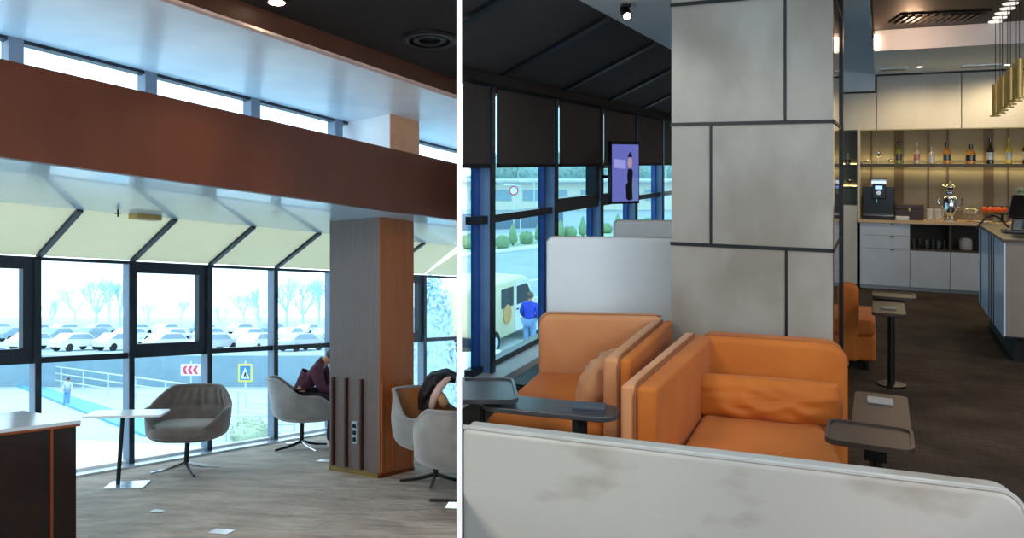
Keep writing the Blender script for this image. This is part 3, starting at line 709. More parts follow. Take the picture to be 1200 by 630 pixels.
# track spot in the white ceiling
p = Vector(((733-538)/F*5.35, 5.35, ZE))
root = thing('track_spotlight', 'black track spotlight on the white ceiling in front of the stone pillar', 'ceiling light', p)
MB().box(-.03,.03,-.03,.03,-.02,0).build('mount', M['black'], root)
MB().tube([(0,0,-.01),(0,0,-.05)], .01).build('stem', M['black'], root)
MB().tube([(0,.03,-.03),(0,-.05,-.085)], .032, 14).build('head', M['black'], root)
MB().tube([(0,-.0505,-.0853),(0,-.052,-.0865)], .024, 14).build('lens', M['lampglow'], root)

# ================================================================== BAR
zc = .90
mb = MB(); kbar(mb, -2.2, 3.8, .46, .56, 0, 3.7); struct(mb.build('wall_bar', M['niche']))
mb = MB(); kbar(mb, .0, 3.2, .02, .45, 2.08+.71, 2.83); kbar(mb, .187, 3.6, -2.5, .46, 2.79, 2.83); kbar(mb, .172, .187, -2.5, .0, 2.79, 3.6); struct(mb.build('ceiling_bar_soffit', M['white_ceiling']))
mb = MB(); kbar(mb, .187, 3.6, -2.53, -2.49, 2.79, 3.0); struct(mb.build('trim_soffit_front', M['white_ceiling']))
mb = MB(); kbar(mb, -.42, .185, .0, .46, 2.575, 3.70); struct(mb.build('wall_bulkhead', M['white_ceiling']))
mb = MB(); kbar(mb, -.42, .20, -.012, .01, 2.555, 2.578); kbar(mb, .178, .20, -.012, .01, 2.578, 2.79); kbar(mb, .20, 3.4, -.012, .01, 2.772, 2.79); struct(mb.build('trim_black_line', M['black']))
# LED glow over the soffit front
lg = thing('cove_strip', 'warm light strip glowing along the bar soffit edge', 'ceiling light', K_(.20,-2.56,2.88))
MB().box(-.02,.01,-.012,.012,-.075,.075).build('strip', M['led_cove'], lg)
lg.rotation_euler = (0,0,YAW)
lamp('POINT', 'cove_glow', K_(.50,-3.1,2.86), 11, (1,.60,.36), .06)
def cab(label, s0, s1, z0, z1, q0, q1, name='wall_cabinet', group=None, m='cab_white', parts=()):
    c = K_((s0+s1)/2, (q0+q1)/2, z0)
    r = thing(name, label, 'cabinet', c, 0, group)
    return r, Matrix.Translation(-c)
for lab, s0, s1, z0 in (('narrow cream wall panel cabinet under the black stepped line', -.42, .19, 2.08), ('cream upper cabinet above the coffee machine and samovar', .197, 1.137, 2.08), ('cream upper cabinet behind the brass pendant tubes', 1.143, 2.10, 2.08), ('cream upper cabinet at the far end of the bar', 2.106, 3.2, 2.08)):
    z1 = 2.555 if s0 < 0 else 2.77
    r, T = cab(lab, s0, s1, z0, z1, 0, .45, group='cream upper cabinets')
    mb = MB(); kbar(mb, s0, s1, .02, .45, z0, z1); mb.xf(T).build('body', M['cab_white'], r)
    mb = MB(); kbar(mb, s0+.003, s1-.003, 0, .02, z0-.004, z1-.004); mb.xf(T).build('door', M['cab_white'], r)
# niche dressing
for i, s in enumerate((.13,.46,.80,1.02,1.47,1.68,2.0,2.4)):
    mb = MB(); wd_ = .055 if i in (1,4) else .012
    kbar(mb, s-wd_, s+wd_, .452, .46, zc, 2.08); struct(mb.build('trim_strip', M['niche_strip']))
mb = MB(); kbar(mb, -.03, .0, .0, .46, zc, 2.08); struct(mb.build('wall_divider', M['cab_white']))
sh = thing('bottle_shelf', 'long dark bottle shelf with yellow light strip above the bar worktop', 'shelf', K_(1.4,.33,1.60))
T = Matrix.Translation(-sh.location)
mb = MB(); kbar(mb, .0, 3.2, .22, .455, 1.60, 1.62); mb.xf(T).build('board', M['cab_dark'], sh)
mb = MB(); kbar(mb, .0, 3.2, .208, .22, 1.583, 1.634); mb.xf(T).build('front_lip', M['cab_dark'], sh)
mb = MB(); kbar(mb, .02, 3.15, .435, .45, 1.622, 1.634); mb.xf(T).build('upper_light_strip', M['led'], sh)
mb = MB(); kbar(mb, .02, 3.15, .42, .45, 1.588, 1.599); mb.xf(T).build('lower_light_strip', M['led'], sh)
for z in (1.56, 1.66):
    l_ = lamp('AREA', 'shelf_light', K_(1.2,.40,z), 4.0, (1,.80,.32), 2.4, (0 if z < 1.6 else PI, 0, YAW), sy=.03, parent=None)
    l_.parent = sh; l_.location = K_(1.2,.40,z) - sh.location
sh2 = thing('corner_shelf', 'small lit corner shelf unit left of the coffee machine', 'shelf', K_(-.2,.3,1.0))
T = Matrix.Translation(-sh2.location)
sh2['label'] = 'narrow lit shelf unit between the stone pillar and the bar divider'
for z in (1.30, 1.60):
    mb = MB(); kbar(mb, -.40, -.03, .15, .455, z, z+.02); mb.xf(T).build('board', M['cab_dark'], sh2)
    mb = MB(); kbar(mb, -.38, -.05, .435, .45, z+.022, z+.034); mb.xf(T).build('light_strip', M['led'], sh2)
tallc, T = cab('tall pale cupboard under the narrow lit shelf unit', -.42, -.03, 0, 1.08, 0, .45, 'cupboard')
mb = MB(); kbar(mb, -.42, -.035, .0, .45, 0.05, 1.08); mb.xf(T).build('body', M['cab_white'], tallc)
mb = MB(); kbar(mb, -.42, -.035, .03, .45, 0.0, .05); mb.xf(T).build('plinth', M['black'], tallc)
# base cabinets
def base_unit(label, s0, s1, fronts, opening=None):
    r, T = cab(label, s0, s1, 0, .86, 0, .45, 'base_cabinet', 'pale daylight-tinted base cabinets')
    if opening is None:
        mb = MB(); kbar(mb, s0, s1, .02, .45, .05, .86); mb.xf(T).build('body', M['cab_base'], r)
    else:
        mb = MB(); kbar(mb, s0, s1, .02, .45, .05, .52); mb.xf(T).build('body', M['cab_base'], r)
        mb = MB(); kbar(mb, s0, s1, .01, .45, .52, .54); kbar(mb, s0, s1, .01, .45, .845, .86); kbar(mb, s0, s0+.012, .01, .45, .54, .845); kbar(mb, s1-.012, s1, .01, .45, .54, .845); kbar(mb, s0, s1, .42, .45, .54, .845)
        mb.xf(T).build('open_compartment', M['cab_dark'], r)
    for nm, z0, z1, grip in fronts:
        mb = MB(); kbar(mb, s0+.004, s1-.004, 0, .018, z0+.003, z1-.003); f = mb.xf(T).build(nm, M['cab_base'], r)
        if grip:
            mb = MB(); kbar(mb, (s0*.35+s1*.65)-.02, (s0*.35+s1*.65)+.02, -.012, 0, z1-.012, z1-.004); mb.xf(T).build('pull', M['black'], f)
    mb = MB(); kbar(mb, s0, s1, .035, .45, 0, .05); mb.xf(T).build('plinth', M['steel_plate'], r)
    return r
base_unit('pale daylight-tinted drawer cabinet under the black coffee machine', .0, .575, (('drawer',.70,.86,1),('drawer',.53,.70,1),('door',.05,.53,1)))
base_unit('pale daylight-tinted base cabinet with an open compartment of drinking glasses', .577, 1.02, (('door',.05,.52,0),), 1)
base_unit('pale daylight-tinted base cabinet with an open compartment holding a white pot', 1.022, 1.50, (('door',.05,.52,0),), 1)
base_unit('pale daylight-tinted base cabinet behind the bar island', 1.502, 2.3, (('door',.05,.52,0),('drawer',.53,.86,0)))
wt = kbar(MB(), -.03, 3.2, -.02, .455, .862, zc).build('worktop', M['wood_counter'], None)
tag(wt, 'long pale wooden worktop of the back bar', 'worktop')

def on(s, q=.16, z=zc): return K_(s, q, z)
# coffee machine
cm = thing('coffee_machine', 'black automatic coffee machine with bean hopper and small blue display', 'coffee machine', on(.215), YAW)
MB().box(-.19,.19,-.14,.20,0,.05).build('base', M['coffee'], cm, bevel=.008)
MB().box(-.19,.19,.02,.20,.05,.43).build('body', M['coffee'], cm, bevel=.01)
MB().box(-.07,.09,-.10,.02,.27,.46).build('brew_head', M['coffee'], cm, bevel=.01)
MB().box(-.09,.10,-.02,.16,.43,.535).build('bean_hopper', M['glassware'], cm, bevel=.008)
MB().box(-.09,.10,-.02,.16,.50,.545).build('hopper_lid', M['coffee'], cm, bevel=.008)
MB().box(-.035,.045,-.104,-.10,.40,.44).build('display', M['display'], cm)
MB().lathe([(.001,0),(.028,0),(.028,.012),(.001,.012)], n=16).xf(Matrix.Translation((.005,-.10,.35)) @ Matrix.Rotation(R(90),4,'X')).build('dial', M['chrome'], cm)
MB().box(-.18,.18,-.14,.01,.05,.062).build('drip_tray', M['chrome'], cm)
MB().tube([(-.02,-.06,.27),(-.02,-.06,.22)], .012).build('spout', M['chrome'], cm)
tb_ = thing('tea_box', 'mahogany tea box standing beside the coffee machine', 'box', on(.575,.20), YAW)
MB().box(-.16,.16,-.08,.08,0,.14).build('body', M['mahogany'], tb_, bevel=.004); MB().box(-.162,.162,-.082,.082,.143,.20).build('lid', M['mahogany'], tb_, bevel=.006)
MB().box(-.012,.012,-.086,-.08,.12,.16).build('clasp', M['brass'], tb_)
nb_ = MB().box(-.075,.075,-.05,.05,0,.055).build('napkin_box', M['china'], None, bevel=.006); nb_.location = on(.49,.03); nb_.rotation_euler=(0,0,YAW)
tag(nb_, 'small white napkin box in front of the mahogany box', 'box')
for i, (s, lab) in enumerate(((.80,'tea box'),(.895,'samovar'))):
    for j in range(3):
        c_ = thing('tea_cup', {0:'bottom',1:'middle',2:'topmost'}[j]+' patterned white cup in the stack by the '+('mahogany box' if i == 0 else 'silver samovar'), 'cup', on(s,.14,zc+j*.046), YAW, 'stacked patterned cups')
        MB().lathe([(.018,0),(.022,.004),(.036,.03),(.042,.062),(.040,.062),(.033,.03),(.016,.008)]).build('bowl', M['china_dot'], c_)
        MB().tube([(.036,0,.052),(.058,0,.048),(.058,0,.028),(.034,0,.02)], .004, 6).build('handle', M['china'], c_)
# samovar
sv = thing('samovar', 'tall polished silver samovar with two scroll handles and teapot crown', 'samovar', on(1.03,.18), YAW)
MB().lathe([(.001,0),(.075,0),(.075,.018),(.05,.03),(.03,.06),(.045,.085),(.05,.10)]).build('foot', M['chrome'], sv)
MB().lathe([(.05,.10),(.078,.115),(.085,.15),(.085,.29),(.075,.31),(.05,.325),(.03,.34)]).build('body', M['chrome'], sv)
MB().lathe([(.03,.34),(.045,.355),(.045,.37),(.03,.38),(.052,.40),(.058,.43),(.045,.455),(.02,.47),(.012,.485),(.016,.495),(.001,.505)]).build('teapot', M['chrome'], sv)
for sg in (-1, 1): MB().tube([(sg*.083,0,.17),(sg*.12,0,.20),(sg*.135,0,.25),(sg*.125,0,.285),(sg*.14,0,.30)], .010, 8).build('handle', M['chrome'], sv)
MB().tube([(0,-.08,.14),(0,-.13,.135),(0,-.135,.11)], .010, 8).build('tap', M['chrome'], sv)
MB().tube([(-.05,0,.43),(-.085,0,.455),(-.095,0,.475)], .008, 8).build('spout', M['chrome'], sv)
# cake stand with dome, fruit bowl, tablet, plates
cs = thing('cake_stand', 'glass cake stand with a low dome beside the samovar', 'cake stand', on(1.245,.14), YAW)
MB().lathe([(.001,0),(.05,0),(.045,.006),(.01,.015),(.009,.085),(.03,.095),(.001,.095)]).build('foot', M['glassware'], cs)
MB().lathe([(.001,.095),(.115,.098),(.118,.106),(.001,.104)]).build('plate', M['glassware'], cs)
MB().lathe([(.105,.106),(.10,.14),(.075,.168),(.04,.182),(.012,.186),(.014,.20),(.001,.205)]).build('dome', M['glassware'], cs)
MB().lathe([(.001,.106),(.085,.106),(.085,.128),(.001,.128)]).build('cake', M['wood_counter'], cs)
fb = thing('fruit_stand', 'footed glass dish heaped with oranges at the end of the worktop', 'fruit dish', on(1.50,.14), YAW)
MB().lathe([(.001,0),(.05,0),(.045,.006),(.01,.015),(.009,.10),(.03,.11),(.001,.11)]).build('foot', M['glassware'], fb)
MB().lathe([(.001,.108),(.10,.112),(.14,.135),(.137,.135),(.098,.118),(.001,.114)]).build('bowl', M['glassware'], fb)
orb = None
names = ['orange at the samovar end of the fruit dish','second orange from the samovar in the fruit dish','orange in the middle of the fruit dish','fourth orange from the samovar in the fruit dish','orange at the island end of the fruit dish','orange on the wall side of the fruit dish, towards the samovar','orange on the wall side of the fruit dish, towards the island']
for i, (a_, b_, z_) in enumerate(((-.105,-.01,.162),(-.055,-.05,.158),(.0,-.035,.160),(.055,-.05,.158),(.105,-.01,.162),(-.035,.045,.16),(.045,.045,.16))):
    o = MB().ball((0,0,0), .036, 2, .03, i).build('orange', M['orange_fruit'], None, ang=180)
    o.location = on(1.50+a_, .14+b_, zc+z_); tag(o, names[i], 'orange', 'oranges in the dish')
pt = thing('plate', 'flat white plate lying between the cake stand and the fruit', 'plate', on(1.38,.03)); MB().lathe([(.001,0),(.05,.0),(.085,.012),(.083,.014),(.05,.005),(.001,.005)]).build('dish', M['china'], pt)
td = thing('tablet', 'black tablet on a stand at the back of the worktop', 'tablet', on(1.60,.30), YAW)
MB().box(-.12,.12,-.006,.006,.09,.20).build('display', M['coffee'], td, bevel=.004); MB().tube([(0,.03,0),(0,.008,.12)], .014).build('stand', M['black'], td); MB().lathe([(.001,0),(.06,0),(.055,.008),(.001,.008)]).build('foot', M['black'], td)
# bottles and glasses on the lit shelf
def bottle(label, s, h, r, body, lab_c, cap, neck=.35, zoff=1.623, q=.33):
    b = thing('bottle', label, 'bottle', K_(s, q, zoff), YAW, 'bottles on the lit shelf')
    nh = h*neck
    MB().lathe([(.001,0),(r,.002),(r,h-nh-.03),(r*.8,h-nh-.01),(r*.38,h-nh+.02),(r*.34,h-.03),(.001,h-.03)]).build('body', body, b)
    MB().lathe([(r*1.02,h*.18),(r*1.02,h*.46),(r*.99,h*.46),(r*.99,h*.18)]).build('label', lab_c, b)
    MB().lathe([(.001,h-.05),(r*.42,h-.05),(r*.40,h),(.001,h)]).build('cap', cap, b)
    return b
G = {k: mat(k, c, .12, col2=c, coat=.3) for k, c in (('green_glass',(.16,.22,.03)),('clear_spirit',(.45,.42,.34)),('whisky',(.45,.20,.04)),('dark_wine',(.015,.012,.012)),('yellow_wine',(.50,.42,.05)),('paper',(.62,.60,.56)),('red_paper',(.35,.12,.10)),('black_paper',(.04,.04,.05)),('silver_paper',(.40,.42,.45)))}
bt = [(.455,.30,.038,'green_glass','black_paper','dark_wine','squat green bottle nearest the coffee machine on the lit shelf'),
      (.665,.29,.036,'clear_spirit','red_paper','paper','clear spirit bottle with a reddish label on the lit shelf'),
      (.83,.23,.038,'clear_spirit','silver_paper','silver_paper','short clear bottle with thin neck above the cups on the lit shelf'),
      (1.005,.28,.044,'whisky','black_paper','dark_wine','amber bottle with a big black label above the samovar'),
      (1.265,.255,.056,'whisky','dark_wine','dark_wine','broad round amber bottle above the cake stand'),
      (1.475,.33,.040,'dark_wine','silver_paper','dark_wine','dark wine bottle with pale label above the oranges'),
      (1.67,.33,.040,'yellow_wine','silver_paper','yellow_wine','yellow-green wine bottle between two dark wine bottles'),
      (1.855,.34,.042,'dark_wine','silver_paper','dark_wine','dark wine bottle with pale label at the frame end of the lit shelf')]
for s, h, r, a_, b_, c_, lab in bt: bottle(lab, s, h, r, G[a_], G[b_], G[c_])
gl0 = None
def goblet(label, s, h, r, group, z=1.623, q=.33, stem=.5, name='stem_glass'):
    b = thing(name, label, 'glass', K_(s, q, z), 0, group)
    MB().lathe([(.001,0),(r*.8,0),(r*.75,.004),(.004,.012),(.004,h*stem),(r*.4,h*stem+.006)]).build('foot', M['glassware'], b)
    MB().lathe([(.004,h*stem),(r*.7,h*stem+.015),(r,h*.78),(r*.9,h),(r*.86,h),(r*.94,h*.78),(r*.62,h*stem+.02)]).build('bowl', M['glassware'], b)
goblet('wide low stem glass at the divider end of the lit shelf', .055, .05, .035, 'glassware on the lit shelf', stem=.3)
goblet('flat coupe glass beside the divider on the lit shelf', .125, .065, .045, 'glassware on the lit shelf', stem=.45)
goblet('tall coupe glass standing on the lit shelf above the coffee machine', .215, .17, .042, 'glassware on the lit shelf', stem=.55)
goblet('small tilted-looking glass next to the squat green bottle', .345, .085, .022, 'glassware on the lit shelf', stem=.3)
bottle('small dark decanter with pale stopper on the narrow corner shelf', -.155, .15, .036, G['clear_spirit'], G['black_paper'], G['paper'], .3, 1.62)
goblet('glass bowl on the lower board of the narrow lit shelf', -.13, .10, .06, None, 1.323, .33, .3)
for i, s in enumerate((.625,.69,.775,.84,.905,.97)):
    g = thing('tumbler', ('drinking glass nearest the drawers in the open compartment','second drinking glass from the drawers in the open compartment','third drinking glass from the drawers in the open compartment','fourth drinking glass from the drawers in the open compartment','fifth drinking glass from the drawers in the open compartment','drinking glass nearest the white pot in the open compartment')[i], 'glass', K_(s, .10+.06*(i%2), .543), 0, 'tumblers in the open compartment')
    MB().lathe([(.001,0),(.026,0),(.030,.11),(.027,.11),(.024,.008),(.001,.008)]).build('cup', M['glassware'], g)
wp = thing('pot', 'round white lidded pot in the open cabinet compartment', 'pot', K_(1.20,.20,.543)); MB().lathe([(.001,0),(.065,0),(.075,.02),(.075,.12),(.06,.135),(.001,.14)]).build('body', M['china'], wp); MB().lathe([(.06,.135),(.065,.142),(.02,.155),(.001,.157)]).build('lid', M['china'], wp)

# spots and vents under the bar soffit
for (X_, Y_, lab) in ((5.49,9.67,'warm downlight over the cupboards above the samovar'), (6.39,9.45,'warm downlight over the cupboards by the pendant tubes')):
    downlight((X_,Y_,2.79), lab, 0, .05, 16, (1,.80,.50), 'downlights in the bar soffit', 168, 2.6)
for (s_, q_, lab, wd_) in ((.38,-.62,'grey flat vent plate beside the first bar downlight',.16),(1.30,-.55,'grey flat vent plate beside the downlight near the pendants',.20)):
    r = thing('vent_plate', lab, 'vent', K_(s_, q_, 2.79), YAW, 'vent plates in the bar soffit')
    MB().box(-wd_,wd_,-.12,.12,-.01,0).build('plate', M['steel_plate'], r)
    MB().box(-wd_*.85,wd_*.85,-.09,.09,-.014,-.01).build('mesh', M['island_end'], r)
r = thing('ceiling_vent', 'dark slatted air vent in the brown ceiling before the bar', 'vent', (4.42, 7.48, 3.0), YAW+R(12))
MB().box(-.36,.36,-.24,.24,-.015,0).build('frame', M['blackmatt'], r)
for i in range(11): MB().box(-.32+i*.06,-.30+i*.06,-.2,.2,-.035,-.015).build('slat', M['black'], r)

# island
root = thing('bar_island', 'bar island with glossy pale blue front, beige end and brown stone top', 'counter', (4.9,7.2,0), 0)
ic = Vector((4.47,6.65))
def ibar(mb, v0, v1, u0, u1, z0, z1):
    q = [ic+RN*v0+RU*u0, ic+RN*v1+RU*u0, ic+RN*v1+RU*u1, ic+RN*v0+RU*u1]
    mb.hexa([(p.x,p.y,z0) for p in q]+[(p.x,p.y,z1) for p in q]); return mb
T = loc_of(root)
ibar(MB(), .01, 1.2, .01, 1.84, .21, .995).xf(T).build('body', M['island_end'], root)
ibar(MB(), -.01, 1.22, -.01, 1.86, .995, 1.02).xf(T).build('top', M['island_top'], root)
for a_, b_ in ((.0,.62),(.66,.80),(.84,.96),(1.0,1.62),(1.66,1.85)):
    ibar(MB(), -.004, .012, a_, b_, .215, .99).xf(T).build('front_panel', M['island_blue'], root)
for a_ in (.625,.805,.965,1.625): ibar(MB(), -.008, .012, a_, a_+.03, .215, .99).xf(T).build('black_strip', M['black'], root)
ibar(MB(), .08, 1.1, .12, 1.75, 0, .215).xf(T).build('plinth', M['blackmatt'], root)
ibar(MB(), .0, 1.2, -.004, .01, .21, .225).xf(T).build('kick_edge', M['black'], root)
# till, cable and flowers on the island
tl = thing('card_terminal', 'black touch till on a tilted stand on the bar island', 'till', (*(ic+RN*.17+RU*.75), 1.02), YAW)
MB().box(-.10,.12,-.09,.09,0,.03).build('base', M['coffee'], tl, bevel=.008)
MB().hexa([(-.03,-.03,.02),(.05,-.03,.02),(.05,.04,.02),(-.03,.04,.02),(-.01,.0,.20),(.07,.0,.20),(.07,.05,.20),(-.01,.05,.20)]).build('stand', M['coffee'], tl, bevel=.006)
MB().hexa([(-.06,-.09,.14),(.20,-.09,.14),(.20,-.065,.13),(-.06,-.065,.13),(-.02,.03,.34),(.24,.03,.34),(.24,.055,.33),(-.02,.055,.33)]).build('touch_panel', M['coffee'], tl, bevel=.006)
cb = MB().tube([(-.02,.02,.03),(-.10,.02,.12),(-.15,.0,.14),(-.20,-.02,.12),(-.26,-.05,.05),(-.28,-.06,.006)], .008, 8).xf(Matrix.Translation(ic.to_3d()+ (RN*.17+RU*.95).to_3d()+Vector((0,0,1.02)))@Matrix.Rotation(YAW,4,'Z')).build('cable', M['black'])
tag(cb, 'black looping cable behind the till on the bar island', 'cable')
fv = thing('flower_vase', 'slim dark vase with pale green hydrangea heads on the island', 'vase', (*(ic+RN*.33+RU*1.30), 1.02))
MB().lathe([(.001,0),(.035,0),(.03,.10),(.022,.20),(.028,.24),(.001,.24)]).build('vase', M['coffee'], fv)
mb = MB()
for i in range(26):
    a = random.random()*6.28; z = random.uniform(-.8,.8); rr = math.sqrt(1-z*z)
    mb.ball((.075*rr*math.cos(a), .075*rr*math.sin(a), .33+.07*z), .026, 1, .3, i)
mb.build('flower_head', mat('hydrangea', 'b9c4a4', .8, col2='a6b48e', scale=30), fv)
MB().tube([(0,0,.2),(0,0,.32)], .006).build('stem', M['leaf'], fv)
fb2 = MB().ball((0,0,.0), .055, 2, .03, 3).build('orange', M['orange_fruit'], None, ang=180); fb2.location = (*(ic+RN*.42+RU*1.45), 1.075)
tag(fb2, 'single large orange on the bar island behind the till', 'orange')
# brass pendant tubes hanging in a row over the island
for i in range(7):
    s = i*.25; p = Vector((5.14,7.77)) - RU*s + RN*(.01*(i%2))
    r = thing('pendant_light', ('first','second','third','fourth','fifth','sixth','seventh')[i] + ' slim brass tube pendant from the bar wall, in the row over the island', 'pendant lamp', (p.x,p.y,3.0), YAW, 'brass tube pendants over the island')
    MB().lathe([(.001,-.012),(.055,-.012),(.06,0),(.001,0)], n=24).build('ceiling_rose', M['discglow'], r)
    zt = -.60 + .012*i
    MB().tube([(0,0,-.01),(0,0,zt)], .003, 6).build('cord', M['black'], r)
    MB().tube([(0,0,zt),(0,0,zt-.30)], .026, 16).build('lamp_tube', M['gold'], r)
    MB().lathe([(.001,zt-.312),(.045,zt-.312),(.045,zt-.300),(.001,zt-.300)], n=20).build('lower_disc', M['gold'], r)

# ================================================================== RAMP LOUNGE FURNITURE
# bar counter end
ct = thing('bar_counter', 'dark glossy brown bar counter with copper strip and pale top', 'counter', L(2.9,-2.2,-1.62))
T = loc_of(ct)
mb = MB(); lbar(mb, 2.30, 2.96, -1.62, -.70, -3.6, -1.59); mb.xf(T).build('body', M['bar_front'], ct)
mb = MB(); lbar(mb, 2.27, 2.985, -.69, -.67, -3.62, -1.574); mb.xf(T).build('top', M['bar_top'], ct)
mb = MB(); lbar(mb, 2.27, 2.983, -.705, -.69, -3.62, -1.576); mb.xf(T).build('top_edge', M['copper'], ct)
for t_ in (-1.735, -2.5, -3.2):
    mb = MB(); lbar(mb, 2.955, 2.968, -1.62, -.71, t_-.008, t_+.008); mb.xf(T).build('copper_strip', M['copper'], ct)
p = L(2.60,-2.03,-.67)
tp = thing('tablet', 'black tablet lying flat on the pale top of the bar counter', 'tablet', p, math.atan2(LW.y, LW.x), None, TILT)
MB().prism(rrect(-.13,.13,-.09,.09,.012), .002, .014).build('case', M['coffee'], tp, bevel=.003); MB().box(-.118,.118,-.078,.078,.014,.0155).build('display', M['bar_front'], tp)
# little table
st_ = thing('side_table', 'small white-topped pedestal table with steel base plate beside the taupe chair', 'table', ramp(-3.02,7.30), R(8), None, TILT)
MB().prism(rrect(-.35,.33,-.22,.22,.04), .615,.635).build('tabletop', M['table_white'], st_, bevel=.004)
MB().tube([(-.05,.0,.008),(-.05,.0,.615)], .019, 14).build('pole', M['black'], st_)
MB().prism(rrect(-.14,.20,-.15,.15,.01), 0,.012).build('base_plate', M['steel_plate'], st_, bevel=.002)
# tub chairs
def rim(phi, back=.78, arm=.60, front=.43):
    a = abs((phi+PI) % (2*PI) - PI)
    z = lerp(back, arm, sm(R(42), R(88), a)); return lerp(z, front, sm(R(108), R(158), a))
def shell_pt(phi, v, off=0.0, ax=.405, ay=.37, rimf=rim):
    s, c = math.sin(phi), math.cos(phi); n = 2.7
    rr = 1/((abs(s)**n + abs(c)**n)**(1/n))
    rz = rimf(phi); g = math.sin(min(1, v/.60)*PI/2)**.8*.86 + .14*v
    z = .30 + (rz-.30)*max(0, v)**2.3
    back = max(0, c)
    y = (ay-off)*rr*c*g + back*.14*max(0, z-.45)
    x = (ax-off)*rr*s*g*(1 - .30*sm(.54,.80,z)*back**.6)
    return Vector((x, y, z + off*.9*(1-v)))
def tub_chair(label, loc, rz, m, liner, pleats=True, group='upholstered tub chairs', four=True, back=.78):
    rf = lambda a: rim(a, back)
    r = thing('tub_chair', label, 'chair', loc, rz, group, TILT)
    MB().grid(lambda u, v: shell_pt(u*2*PI, v, 0, rimf=rf), 72, 16, True).build('shell', m, r, ang=180)
    def lin_(u, v):
        phi = u*2*PI; a = abs((phi+PI) % (2*PI) - PI)
        p = shell_pt(phi, v, .008+.042*math.sqrt(max(0, 1-v**6)), rimf=rf)
        if pleats and a < R(66):
            sp = (phi+PI) % (2*PI) - PI; k = sm(.72,.84,v)*(1-sm(.95,1,v))*sm(R(66),R(46),a)
            wv = math.sin(sp*24 + 2.6*noise.noise(Vector((sp*3, v*4, 0)))) * .019 * k
            wv += .022*math.exp(-((v-.80)/.028)**2)*sm(R(66),R(50),a)
            p = p + Vector((-math.sin(sp)*.3*wv, wv, 0))
        return p
    MB().grid(lin_, 160, 34, True).build('lining', liner, r, ang=180)
    # rolled rim
    MB().tube([shell_pt(R(-180)+k/90*R(360), 1.0, .008, rimf=rf) for k in range(91)], .017, 8, False).build('rim_roll', m, r, ang=180)
    def seat(u, v):
        a = u*2*PI; s, c = math.sin(a), math.cos(a); n = 3.2; rr = 1/((abs(s)**n+abs(c)**n)**(1/n))
        e = math.sin(v*PI); g = [0,.7,.93,1,.99,.90,.6,.0]
        k = v*7; i = min(6, int(k)); gg = lerp(g[i], g[i+1], k-i)
        zz = [.345,.345,.35,.38,.435,.465,.478,.480]; z = lerp(zz[i], zz[i+1], k-i)
        return Vector((.325*rr*s*gg, -.045+(.325 if c > 0 else .365)*rr*c*gg, z))
    MB().grid(seat, 48, 15, True).build('seat_cushion', liner if not pleats else m, r, ang=180)
    MB().tube([(0,0,.06),(0,0,.33)], .024, 14).build('pedestal', M['black'], r)
    for k in range(4 if four else 0):
        a = PI/4*.6 + k*PI/2; c, s = math.cos(a), math.sin(a)
        MB().tube([(0,0,.085),(c*.07,s*.07,.062),(c*.18,s*.18,.035),(c*.33,s*.33,.016)], [.018,.017,.015,.012], 8).build('leg', M['black'] if k % 2 else M['chrome'], r)
    if not four:
        MB().box(-.13,.13,-.10,.10,0,.014).build('base_plate', M['chrome'], r)
        MB().tube([(-.30,-.16,.012),(.30,-.16,.012)], .011, 8).build('base_bar', M['black'], r)
    return r
tub_chair('taupe tub chair with pleated backrest facing the viewer beside the small white table', ramp(-2.67,7.92), R(4), M['chair'], M['chair'])
tub_chair('grey tub chair holding the person in the plum sweater', ramp(-1.79,9.20), R(104), M['chair_lite'], M['chair_lite'], False)
tub_chair('grey tub chair with tan inside, close to the rust side of the pillar', ramp(-.215,7.40), R(56), M['chair_lite'], M['tan'], False, back=.82)
tub_chair('grey velvet tub chair seen from behind, cut by the dividing wall', ramp(.03,6.52), R(172), M['chair_lite'], M['chair_lite'], False, four=False)
# papers on the carpet
for lab, x, y, wd_, dp in (('small white paper slip on the carpet in front of the white table', -2.375, 6.38, .10, .07), ('larger white paper on the carpet in the middle of the ramp', -1.70, 5.80, .15, .11), ('white sheet on the carpet near the seated person', -1.40, 8.45, .14, .12)):
    r = MB().box(-wd_/2,wd_/2,-dp/2,dp/2,.001,.004).build('paper', M['table_white'], None)
    r.matrix_basis = Matrix.Translation(ramp(x,y,.004)) @ Matrix.Rotation(-TILT,4,'X') @ Matrix.Rotation(R(-15),4,'Z')
    tag(r, lab, 'paper', 'papers on the carpet')

